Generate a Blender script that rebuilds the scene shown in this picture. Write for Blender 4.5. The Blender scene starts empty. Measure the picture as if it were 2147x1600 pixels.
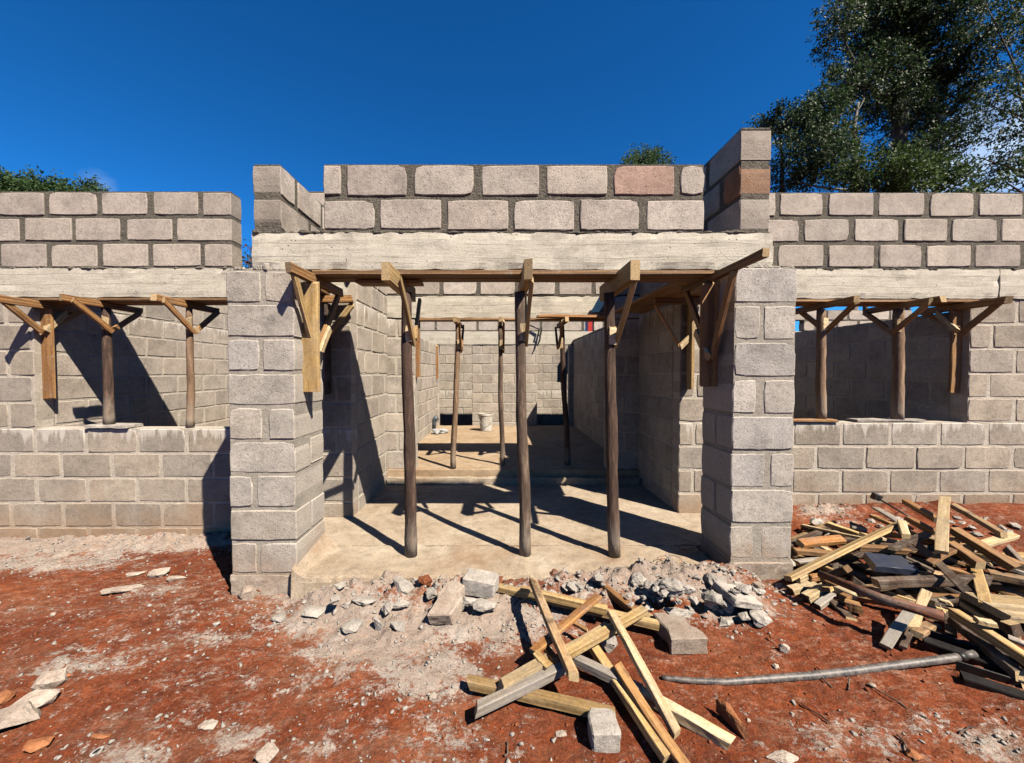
import bpy, bmesh, math, random
import numpy as np
from mathutils import Vector, Matrix, Euler

ALB = 0.39          # overall reflectance: the picture is exposed for the sunlit walls
random.seed(11)
RNG = np.random.default_rng(11)
SC = bpy.context.scene
COL = SC.collection

# ------------------------------------------------------------------ camera and measuring
CAM_H = 1.40
F_PX = 835.0
PITCH = math.radians(1.5)
CX, CY = 1045.0, 800.0

def _dir(px, py):
    a = (px - CX) / F_PX
    b = (CY - py) / F_PX
    return Vector((a, b * math.sin(PITCH) + math.cos(PITCH), b * math.cos(PITCH) - math.sin(PITCH)))

def at_depth(px, py, Y):
    """world point measured off the photograph at distance Y from the camera plane"""
    d = _dir(px, py)
    s = Y / d.y
    return Vector((d.x * s, Y, CAM_H + d.z * s))

def at_height(px, py, z):
    """world point measured off the photograph at height z"""
    d = _dir(px, py)
    s = (z - CAM_H) / d.z
    return Vector((d.x * s, d.y * s, z))

# ------------------------------------------------------------------ noise
def _hash(ix, iy, iz, seed):
    h = (ix.astype(np.int64) * 374761393 + iy.astype(np.int64) * 668265263 + iz.astype(np.int64) * 2147483647 + seed * 974634777) & 0xFFFFFFFF
    h = ((h ^ (h >> 13)) * 1274126177) & 0xFFFFFFFF
    h = h ^ (h >> 16)
    return (h & 0xFFFFFF) / float(0xFFFFFF)

def vnoise(p, scale=1.0, seed=0):
    p = np.asarray(p, float) * scale
    i = np.floor(p).astype(np.int64)
    f = p - i
    f = f * f * (3 - 2 * f)
    r = 0
    for dx in (0, 1):
        wx = f[:, 0] if dx else 1 - f[:, 0]
        for dy in (0, 1):
            wy = f[:, 1] if dy else 1 - f[:, 1]
            for dz in (0, 1):
                wz = f[:, 2] if dz else 1 - f[:, 2]
                r = r + wx * wy * wz * _hash(i[:, 0] + dx, i[:, 1] + dy, i[:, 2] + dz, seed)
    return r * 2 - 1

def fbm(p, scale=1.0, octs=4, seed=0, gain=0.5):
    r, a = 0, 1.0
    for o in range(octs):
        r = r + a * vnoise(p, scale, seed + o * 7)
        scale *= 2.03
        a *= gain
    return r

# ------------------------------------------------------------------ object helpers
def link(name, me, mats=(), parent=None, loc=None):
    o = bpy.data.objects.new(name, me)
    COL.objects.link(o)
    for m in mats:
        me.materials.append(m)
    if parent is not None:
        o.parent = parent
        o.location = (Vector(loc) if loc is not None else Vector((0, 0, 0))) - parent.location
    elif loc is not None:
        o.location = loc
    return o

def mesh_from(name, verts, faces, smooth=False):
    me = bpy.data.meshes.new(name)
    me.from_pydata([tuple(v) for v in verts], [], [tuple(f) for f in faces])
    if smooth:
        me.polygons.foreach_set('use_smooth', [True] * len(me.polygons))
    me.update()
    return me

def mesh_np(name, verts, faces, k, smooth=False):
    """fast mesh of k-gons"""
    me = bpy.data.meshes.new(name)
    verts = np.asarray(verts, np.float32)
    faces = np.asarray(faces, np.int32)
    me.vertices.add(len(verts))
    me.vertices.foreach_set('co', verts.ravel())
    me.loops.add(faces.size)
    me.loops.foreach_set('vertex_index', faces.ravel())
    me.polygons.add(len(faces))
    me.polygons.foreach_set('loop_start', np.arange(0, faces.size, k, dtype=np.int32))
    if smooth:
        me.polygons.foreach_set('use_smooth', np.ones(len(faces), bool))
    me.update(calc_edges=True)
    return me

def empty(name, loc):
    o = bpy.data.objects.new(name, None)
    o.empty_display_size = 0.1
    COL.objects.link(o)
    o.location = loc
    return o

def tag(o, label=None, cat=None, group=None, kind=None):
    if label: o['label'] = label
    if cat: o['category'] = cat
    if group: o['group'] = group
    if kind: o['kind'] = kind
    return o

# ------------------------------------------------------------------ node helpers
class Nodes:
    def __init__(self, name):
        self.m = bpy.data.materials.new(name)
        self.m.use_nodes = True
        self.t = self.m.node_tree
        self.t.nodes.clear()
        self.out = self.t.nodes.new('ShaderNodeOutputMaterial')
        self.b = self.t.nodes.new('ShaderNodeBsdfPrincipled')
        self.t.links.new(self.b.outputs[0], self.out.inputs['Surface'])
        self.b.inputs['Roughness'].default_value = 0.9
        self.b.inputs['Specular IOR Level'].default_value = 0.25
    def n(self, typ, **kw):
        x = self.t.nodes.new(typ)
        for k, v in kw.items():
            setattr(x, k, v)
        return x
    def put(self, sock, v):
        if hasattr(v, 'is_output'):
            self.t.links.new(v, sock)
        elif isinstance(v, (tuple, list)) and len(v) == 3 and sock.type == 'RGBA':
            sock.default_value = (*v, 1)
        else:
            sock.default_value = v
    def coord(self, which='Object', scale=(1, 1, 1), off=None):
        c = self.n('ShaderNodeTexCoord').outputs[which]
        m = self.n('ShaderNodeMapping')
        self.t.links.new(c, m.inputs['Vector'])
        m.inputs['Scale'].default_value = scale
        if off is not None:
            self.put(m.inputs['Location'], off)
        return m.outputs[0]
    def noise(self, scale, detail=4, rough=0.55, vec=None, dist=0.0, color=False):
        x = self.n('ShaderNodeTexNoise')
        x.inputs['Scale'].default_value = scale
        x.inputs['Detail'].default_value = detail
        x.inputs['Roughness'].default_value = rough
        x.inputs['Distortion'].default_value = dist
        if vec is not None: self.put(x.inputs['Vector'], vec)
        return x.outputs['Color' if color else 'Fac']
    def voro(self, scale, vec=None, feature='F1', out='Distance', rand=1.0):
        x = self.n('ShaderNodeTexVoronoi', feature=feature)
        x.inputs['Scale'].default_value = scale
        x.inputs['Randomness'].default_value = rand
        if vec is not None: self.put(x.inputs['Vector'], vec)
        return x.outputs[out]
    def ramp(self, fac, stops, interp='LINEAR'):
        x = self.n('ShaderNodeValToRGB')
        e = x.color_ramp.elements
        x.color_ramp.interpolation = interp
        while len(e) < len(stops): e.new(0.5)
        for el, (p, c) in zip(e, stops):
            el.position = p
            el.color = (*c, 1) if isinstance(c, tuple) else (c, c, c, 1)
        self.put(x.inputs[0], fac)
        return x.outputs[0]
    def mix(self, fac, a, b, mode='MIX'):
        x = self.n('ShaderNodeMix', data_type='RGBA', blend_type=mode)
        self.put(x.inputs[0], fac); self.put(x.inputs[6], a); self.put(x.inputs[7], b)
        return x.outputs[2]
    def math(self, op, a, b=0.0, clamp=False):
        x = self.n('ShaderNodeMath', operation=op, use_clamp=clamp)
        self.put(x.inputs[0], a); self.put(x.inputs[1], b)
        return x.outputs[0]
    def rng(self, v, a, b, c=0.0, d=1.0):
        x = self.n('ShaderNodeMapRange')
        self.put(x.inputs[0], v)
        for i, q in enumerate((a, b, c, d)): x.inputs[1 + i].default_value = q
        return x.outputs[0]
    def attr(self, name, out='Color'):
        x = self.n('ShaderNodeAttribute', attribute_name=name)
        return x.outputs[out]
    def sep(self, v):
        x = self.n('ShaderNodeSeparateXYZ')
        self.put(x.inputs[0], v)
        return x.outputs
    def bump(self, h, strength=0.5, dist=0.01, normal=None):
        x = self.n('ShaderNodeBump')
        x.inputs['Strength'].default_value = strength
        x.inputs['Distance'].default_value = dist
        self.put(x.inputs['Height'], h)
        if normal is not None: self.put(x.inputs['Normal'], normal)
        return x.outputs[0]
    def done(self, col, normal=None, rough=None, spec=None):
        self.put(self.b.inputs['Base Color'], self.mix(1.0, col, (ALB, ALB, ALB), 'MULTIPLY'))
        if normal is not None: self.put(self.b.inputs['Normal'], normal)
        if rough is not None: self.put(self.b.inputs['Roughness'], rough)
        if spec is not None: self.b.inputs['Specular IOR Level'].default_value = spec
        return self.m

def gray(N, fac):     # scalar -> colour multiplier
    return N.ramp(fac, [(0, 0.0), (1, 1.0)])

# ------------------------------------------------------------------ materials
def mat_block(name, lime=0.35, stain_z=None, drip_z=None, smear=0.5, smear_col=(0.56, 0.50, 0.42)):
    """cast concrete block: per-block tint, open pores, mortar smeared over its edges, mud splash near the ground, lime runs under a sill"""
    N = Nodes(name)
    v = N.coord()
    tint = N.attr('tint')
    edge = N.attr('tint', 'Alpha')
    big = N.noise(5, 4, 0.6, v)
    col = N.mix(1.0, tint, N.ramp(big, [(0.25, 0.70), (0.5, 1.0), (0.75, 1.17)]), 'MULTIPLY')
    mid = N.noise(26, 5, 0.75, v)
    col = N.mix(1.0, col, N.ramp(mid, [(0.28, 0.76), (0.5, 1.0), (0.75, 1.15)]), 'MULTIPLY')
    fine = N.noise(95, 4, 0.8, v)
    col = N.mix(1.0, col, N.ramp(fine, [(0.30, 0.55), (0.47, 1.0), (0.72, 1.25)]), 'MULTIPLY')
    pore = N.voro(70, v)
    gate = N.noise(30, 2, 0.5, v)
    pores = N.math('MULTIPLY', N.rng(pore, 0.28, 0.12), N.rng(gate, 0.52, 0.60), True)
    col = N.mix(N.math('MULTIPLY', pores, 0.75), col, (0.06, 0.05, 0.045))
    # mortar smeared over the block's own rim
    en = N.noise(13, 5, 0.7, v)
    em = N.rng(N.math('ADD', edge, N.rng(en, 0.25, 0.75, -0.75, 0.25)), 0.2, 0.7, 0, smear)
    col = N.mix(em, col, N.mix(1.0, smear_col, N.ramp(fine, [(0.3, 0.6), (0.5, 1.0), (0.7, 1.15)]), 'MULTIPLY'))
    s = N.noise(4.2, 6, 0.72, v, 0.6)
    sm = N.rng(s, 0.66 - lime * 0.18, 0.76 - lime * 0.10)
    col = N.mix(N.math('MULTIPLY', sm, 0.5), col, (0.50, 0.455, 0.39))
    z = N.sep(N.n('ShaderNodeNewGeometry').outputs['Position'])[2]
    if drip_z is not None:
        vs = N.coord(scale=(16, 16, 1.1))
        d = N.noise(1.0, 4, 0.6, vs)
        depth = N.rng(z, drip_z - 0.24, drip_z + 0.01)
        dm = N.rng(N.math('ADD', d, N.math('MULTIPLY', depth, 0.45)), 0.80, 0.90)
        above = N.rng(z, drip_z + 0.02, drip_z + 0.005)
        col = N.mix(N.math('MULTIPLY', N.math('MULTIPLY', dm, above), 0.85), col, (0.68, 0.63, 0.56))
    if stain_z is not None:
        w = N.noise(3.0, 5, 0.65, v)
        g = N.math('ADD', N.rng(z, stain_z + 0.60, stain_z), N.rng(w, 0.3, 0.7, -0.30, 0.30))
        col = N.mix(N.math('MULTIPLY', N.rng(g, 0.25, 1.05), 0.75), col, (0.38, 0.225, 0.12))
    h = N.math('ADD', N.math('MULTIPLY', fine, 0.9), N.math('SUBTRACT', N.math('MULTIPLY', mid, 0.9), pores))
    return N.done(col, N.bump(h, 0.6, 0.007), 0.95, 0.15)

def mat_mortar(name, c, c2, stain_z=None, k=1.0):
    N = Nodes(name)
    v = N.coord()
    a = N.noise(9, 5, 0.7, v)
    f = N.noise(80, 4, 0.8, v)
    col = N.mix(N.rng(a, 0.35, 0.65), c, c2)
    col = N.mix(1.0, col, N.ramp(f, [(0.3, 1 - 0.5 * k), (0.5, 1.0), (0.7, 1 + 0.35 * k)]), 'MULTIPLY')
    if stain_z is not None:
        z = N.sep(N.n('ShaderNodeNewGeometry').outputs['Position'])[2]
        col = N.mix(N.math('MULTIPLY', N.rng(z, stain_z + 0.40, stain_z), 0.7), col, (0.40, 0.25, 0.14))
    return N.done(col, N.bump(N.math('ADD', f, N.noise(40, 3, 0.6, v)), 0.3 + 0.6 * k, 0.003 + 0.009 * k), 0.97, 0.1)

def mat_lintel(name):
    """cast in board shutters: pale cream with horizontal grain, fins, air holes and grey sandy patches"""
    N = Nodes(name)
    v = N.coord()
    vs = N.coord(scale=(1.0, 1.0, 9.0))
    grain = N.noise(3.4, 6, 0.72, vs, 0.4)
    col = N.ramp(grain, [(0.25, (0.50, 0.455, 0.37)), (0.45, (0.61, 0.565, 0.47)), (0.7, (0.70, 0.655, 0.565))])
    patch = N.noise(3.2, 6, 0.72, v, 0.5)
    col = N.mix(N.rng(patch, 0.54, 0.70, 0, 0.7), col, (0.34, 0.305, 0.255))
    f = N.noise(90, 4, 0.8, v)
    col = N.mix(1.0, col, N.ramp(f, [(0.3, 0.60), (0.48, 1.0), (0.75, 1.12)]), 'MULTIPLY')
    zz = N.sep(N.n('ShaderNodeNewGeometry').outputs['Position'])[2]
    wob = N.rng(N.noise(1.6, 3, 0.5, v), 0.3, 0.7, -0.012, 0.012)
    fr = N.math('FRACT', N.math('MULTIPLY', N.math('ADD', zz, wob), 11.3))
    seam = N.math('MULTIPLY', N.rng(N.math('ABSOLUTE', N.math('SUBTRACT', fr, 0.5)), 0.035, 0.008), N.rng(N.noise(3, 4, 0.6, v), 0.38, 0.55), True)
    col = N.mix(N.math('MULTIPLY', seam, 0.65), col, (0.13, 0.11, 0.085))
    holes = N.math('MULTIPLY', N.rng(N.voro(28, v), 0.16, 0.08), N.rng(N.noise(9, 2, 0.5, v), 0.52, 0.6), True)
    col = N.mix(N.math('MULTIPLY', holes, 0.8), col, (0.07, 0.06, 0.05))
    crack = N.voro(1.5, N.mix(0.12, v, N.noise(6, 4, 0.6, v, color=True)), 'DISTANCE_TO_EDGE')
    cm = N.math('MULTIPLY', N.rng(crack, 0.005, 0.001), N.rng(N.noise(2.6, 2, 0.5, v), 0.5, 0.6), True)
    col = N.mix(N.math('MULTIPLY', cm, 0.15), col, (0.14, 0.12, 0.10))
    h = N.math('SUBTRACT', N.math('ADD', N.math('MULTIPLY', grain, 0.6), N.math('MULTIPLY', f, 0.25)), N.math('MULTIPLY', N.math('ADD', holes, N.math('MULTIPLY', cm, 0.2)), 0.8))
    return N.done(col, N.bump(h, 0.7, 0.01), 0.9, 0.2)

def mat_slab(name, c1, c2, c3):
    N = Nodes(name)
    v = N.coord()
    a = N.noise(2.1, 6, 0.68, v, 0.4)
    b = N.noise(11, 5, 0.7, v)
    col = N.ramp(a, [(0.3, c1), (0.5, c2), (0.7, c3)])
    col = N.mix(1.0, col, N.ramp(b, [(0.3, 0.72), (0.5, 1.0), (0.7, 1.16)]), 'MULTIPLY')
    f = N.noise(100, 4, 0.8, v)
    col = N.mix(1.0, col, N.ramp(f, [(0.32, 0.55), (0.5, 1.0), (0.75, 1.2)]), 'MULTIPLY')
    dirt = N.noise(1.6, 5, 0.7, N.coord(off=(3, 5, 1)))
    col = N.mix(N.rng(dirt, 0.55, 0.72, 0, 0.6), col, (0.30, 0.17, 0.09))
    return N.done(col, N.bump(N.math('ADD', f, b), 0.6, 0.008), 0.92, 0.2)

def mat_wood(name, light, dark, grime=0.65, weather=0.0, mould=0.0):
    """sawn timber; the grain runs along each piece's own X axis"""
    N = Nodes(name)
    oi = N.n('ShaderNodeObjectInfo').outputs['Random']
    cmb = N.n('ShaderNodeCombineXYZ')
    for i in range(3):
        N.put(cmb.inputs[i], N.math('MULTIPLY', oi, (37.0, 61.0, 17.0)[i]))
    v = N.coord(scale=(1.4, 22, 22), off=cmb.outputs[0])
    v2 = N.coord(off=cmb.outputs[0])
    g = N.noise(2.0, 6, 0.7, v, 0.9)
    w = N.n('ShaderNodeTexWave', wave_type='BANDS', bands_direction='Z')
    N.put(w.inputs['Vector'], v); w.inputs['Scale'].default_value = 0.55
    w.inputs['Distortion'].default_value = 7; w.inputs['Detail'].default_value = 4
    gg = N.math('ADD', N.math('MULTIPLY', g, 0.76), N.math('MULTIPLY', w.outputs['Fac'], 0.24))
    col = N.ramp(gg, [(0.22, tuple(c * 0.55 for c in dark)), (0.42, dark), (0.68, light)])
    blot = N.noise(7, 5, 0.75, v2)
    col = N.mix(N.rng(blot, 0.46, 0.70, 0, grime), col, (0.30, 0.255, 0.20))
    col = N.mix(1.0, col, N.ramp(N.noise(60, 4, 0.8, v2), [(0.3, 0.62), (0.5, 1.0), (0.72, 1.2)]), 'MULTIPLY')
    tone = N.ramp(oi, [(0, 0.72), (1, 1.18)])
    col = N.mix(1.0, col, tone, 'MULTIPLY')
    sp = N.noise(26, 4, 0.75, v2)
    col = N.mix(N.rng(sp, 0.62, 0.76, 0, 0.55), col, tuple(c * 0.25 for c in dark))
    if mould:
        mm = N.noise(9, 4, 0.7, v2)
        col = N.mix(N.rng(mm, 0.50, 0.68, 0, mould), col, (0.05, 0.028, 0.012))
    if weather:
        ww = N.noise(5, 4, 0.6, v)
        col = N.mix(N.rng(ww, 0.35, 0.6, 0, weather), col, (0.30, 0.29, 0.28))
    crust = N.noise(11, 6, 0.78, N.coord(off=(3, 1, 8)))
    col = N.mix(N.rng(crust, 0.60, 0.68, 0, 0.7), col, (0.44, 0.395, 0.335))
    crack = N.noise(3.0, 3, 0.5, N.coord(scale=(1.2, 60, 60), off=cmb.outputs[0]))
    cm = N.rng(crack, 0.36, 0.30)
    col = N.mix(N.math('MULTIPLY', cm, 0.7), col, tuple(c * 0.18 for c in dark))
    h = N.math('SUBTRACT', gg, N.math('MULTIPLY', cm, 0.6))
    return N.done(col, N.bump(h, 0.45, 0.004), 0.72, 0.3)

def mat_endgrain(name, c):
    N = Nodes(name)
    v = N.coord()
    r = N.noise(120, 3, 0.7, v)
    col = N.mix(1.0, c, N.ramp(r, [(0.3, 0.55), (0.7, 1.25)]), 'MULTIPLY')
    return N.done(col, N.bump(r, 0.4, 0.003), 0.9, 0.15)

def mat_bark(name, c1, c2, c3):
    N = Nodes(name)
    oi = N.n('ShaderNodeObjectInfo').outputs['Random']
    cmb = N.n('ShaderNodeCombineXYZ')
    for i in range(3):
        N.put(cmb.inputs[i], N.math('MULTIPLY', oi, (13.0, 31.0, 7.0)[i]))
    v = N.coord(scale=(9, 9, 1.1), off=cmb.outputs[0])
    a = N.noise(3.2, 6, 0.7, v, 0.7)
    f = N.noise(12, 4, 0.75, N.coord(scale=(3, 3, 1), off=cmb.outputs[0]))
    col = N.ramp(a, [(0.30, c1), (0.52, c2), (0.68, c3)])
    col = N.mix(1.0, col, N.ramp(f, [(0.3, 0.6), (0.55, 1.0), (0.75, 1.3)]), 'MULTIPLY')
    z = N.sep(N.n('ShaderNodeTexCoord').outputs['Object'])[2]
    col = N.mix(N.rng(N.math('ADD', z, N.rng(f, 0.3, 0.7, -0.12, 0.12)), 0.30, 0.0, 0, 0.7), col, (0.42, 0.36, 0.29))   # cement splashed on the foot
    return N.done(col, N.bump(N.math('ADD', a, N.math('MULTIPLY', f, 0.4)), 0.9, 0.012), 0.85, 0.25)

def mat_stone(name, c1, c2, red=0.0):
    N = Nodes(name)
    v = N.coord()
    a = N.noise(14, 5, 0.7, v)
    f = N.noise(90, 4, 0.8, v)
    oi = N.n('ShaderNodeObjectInfo').outputs['Random']
    col = N.ramp(a, [(0.3, c1), (0.65, c2)])
    col = N.mix(1.0, col, N.ramp(oi, [(0, 0.82), (1, 1.15)]), 'MULTIPLY')
    col = N.mix(1.0, col, N.ramp(f, [(0.3, 0.6), (0.5, 1.0), (0.75, 1.2)]), 'MULTIPLY')
    if red:
        r = N.noise(7, 4, 0.7, N.coord(off=(2, 7, 3)))
        col = N.mix(N.rng(r, 0.45, 0.65, 0, red), col, (0.26, 0.085, 0.035))
    return N.done(col, N.bump(N.math('ADD', a, N.math('MULTIPLY', f, 0.6)), 0.8, 0.008), 0.95, 0.15)

def mat_plain(name, c, rough=0.6, var=0.25, scale=20, metal=0.0, spec=0.3, dust=None):
    N = Nodes(name)
    v = N.coord()
    a = N.noise(scale, 5, 0.65, v)
    col = N.mix(1.0, c, N.ramp(a, [(0.3, 1 - var), (0.7, 1 + var)]), 'MULTIPLY')
    if dust:
        col = N.mix(N.rng(N.noise(scale * 0.5, 6, 0.75, N.coord(off=(4, 1, 2))), 0.42, 0.62, 0, 0.8), col, dust)
    N.b.inputs['Metallic'].default_value = metal
    return N.done(col, N.bump(a, 0.25, 0.004), rough, spec)

M = {}
M['blk_up'] = mat_block('new_block', lime=0.05, smear=0.45, smear_col=(0.24, 0.21, 0.175))
M['blk_l'] = mat_block('facade_block_west', lime=0.15, stain_z=-0.14, drip_z=0.89)
M['blk_r'] = mat_block('facade_block_east', lime=0.12, stain_z=-0.06, drip_z=0.93)
M['blk_in'] = mat_block('inner_block', lime=0.55, drip_z=2.03)
M['blk_pil'] = mat_block('pillar_block', lime=0.50, stain_z=-0.12, smear=0.7, smear_col=(0.58, 0.525, 0.45))
M['mor_dk'] = mat_mortar('raked_mortar', (0.13, 0.118, 0.098), (0.21, 0.188, 0.155))
M['mor_lt'] = mat_mortar('old_mortar', (0.50, 0.445, 0.37), (0.64, 0.575, 0.49), stain_z=-0.12, k=0.5)
M['mor_in'] = mat_mortar('lime_mortar', (0.46, 0.41, 0.34), (0.58, 0.53, 0.45), k=0.5)
M['mor_md'] = mat_mortar('pillar_mortar', (0.34, 0.31, 0.265), (0.46, 0.42, 0.36), stain_z=-0.12, k=0.45)
M['lintel'] = mat_lintel('cast_concrete')
M['slab'] = mat_slab('floor_screed', (0.36, 0.275, 0.19), (0.46, 0.37, 0.27), (0.56, 0.48, 0.37))
M['slab_in'] = mat_slab('room_floor', (0.36, 0.25, 0.15), (0.45, 0.33, 0.21), (0.50, 0.39, 0.27))
M['w_yel'] = mat_wood('yellow_pine', (0.70, 0.50, 0.23), (0.44, 0.275, 0.10), 0.45)
M['w_pale'] = mat_wood('pale_pine', (0.78, 0.63, 0.40), (0.56, 0.40, 0.20))
M['w_brn'] = mat_wood('brown_pine', (0.50, 0.27, 0.095), (0.26, 0.12, 0.036), 0.25)
M['w_dark'] = mat_wood('dark_board', (0.12, 0.068, 0.038), (0.05, 0.027, 0.016))
M['w_gry'] = mat_wood('grey_board', (0.52, 0.45, 0.36), (0.32, 0.26, 0.19), weather=0.7)
M['w_ora'] = mat_wood('orange_board', (0.58, 0.30, 0.10), (0.38, 0.16, 0.04))
M['w_mou'] = mat_wood('mouldy_board', (0.56, 0.38, 0.20), (0.34, 0.19, 0.08), mould=0.85)
M['w_red'] = mat_wood('red_stained', (0.24, 0.07, 0.022), (0.11, 0.026, 0.009))
M['w_sof'] = mat_wood('shutter_board', (0.46, 0.26, 0.105), (0.25, 0.125, 0.045), 0.3)
M['e_pale'] = mat_endgrain('end_grain', (0.55, 0.40, 0.22))
M['e_dark'] = mat_endgrain('dark_end_grain', (0.20, 0.12, 0.06))
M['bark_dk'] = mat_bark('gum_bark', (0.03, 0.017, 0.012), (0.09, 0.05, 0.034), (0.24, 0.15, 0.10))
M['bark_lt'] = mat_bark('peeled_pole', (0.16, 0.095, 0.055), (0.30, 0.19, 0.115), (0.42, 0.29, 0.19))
M['bark_gr'] = mat_bark('grey_pole', (0.055, 0.036, 0.026), (0.15, 0.10, 0.07), (0.34, 0.25, 0.18))
M['st_gry'] = mat_stone('grey_rubble', (0.31, 0.283, 0.25), (0.54, 0.495, 0.44))
M['st_tan'] = mat_stone('tan_rubble', (0.34, 0.27, 0.21), (0.48, 0.41, 0.34), 0.15)
M['st_pale'] = mat_stone('pale_rubble', (0.44, 0.37, 0.30), (0.60, 0.53, 0.45), 0.2)
M['st_red'] = mat_stone('red_clod', (0.17, 0.05, 0.02), (0.30, 0.10, 0.042))
M['st_ora'] = mat_stone('orange_stone', (0.34, 0.12, 0.045), (0.46, 0.20, 0.09))
M['pipe'] = mat_plain('dusty_pipe', (0.07, 0.066, 0.066), 0.5, 0.5, 70, dust=(0.25, 0.215, 0.19))
M['black'] = mat_plain('black_plastic', (0.018, 0.017, 0.017), 0.5, 0.3, 20)
M['steel'] = mat_plain('dark_steel', (0.05, 0.045, 0.042), 0.42, 0.4, 25, metal=0.6)
M['rust'] = mat_plain('rusty_wire', (0.26, 0.12, 0.06), 0.8, 0.4, 60)
M['blue'] = mat_plain('blue_paint', (0.03, 0.042, 0.085), 0.45, 0.25, 12, dust=(0.06, 0.065, 0.08))
M['bluedk'] = mat_plain('blue_sheet', (0.02, 0.075, 0.16), 0.4, 0.2, 8)
M['white'] = mat_plain('white_plastic', (0.66, 0.63, 0.57), 0.5, 0.15, 10, dust=(0.42, 0.33, 0.24))
M['redpl'] = mat_plain('red_paint', (0.55, 0.03, 0.02), 0.5, 0.2, 8)
M['tin'] = mat_plain('tin', (0.42, 0.42, 0.41), 0.5, 0.25, 40)
M['slate'] = mat_plain('slate_paint', (0.10, 0.13, 0.15), 0.6, 0.25, 15)

# ------------------------------------------------------------------ block walls
def _subtract(iv, cuts):
    out = [iv]
    for a, b in cuts:
        nxt = []
        for p, q in out:
            if b <= p or a >= q: nxt.append((p, q)); continue
            if a > p: nxt.append((p, a))
            if b < q: nxt.append((b, q))
        out = nxt
    return out

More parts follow.
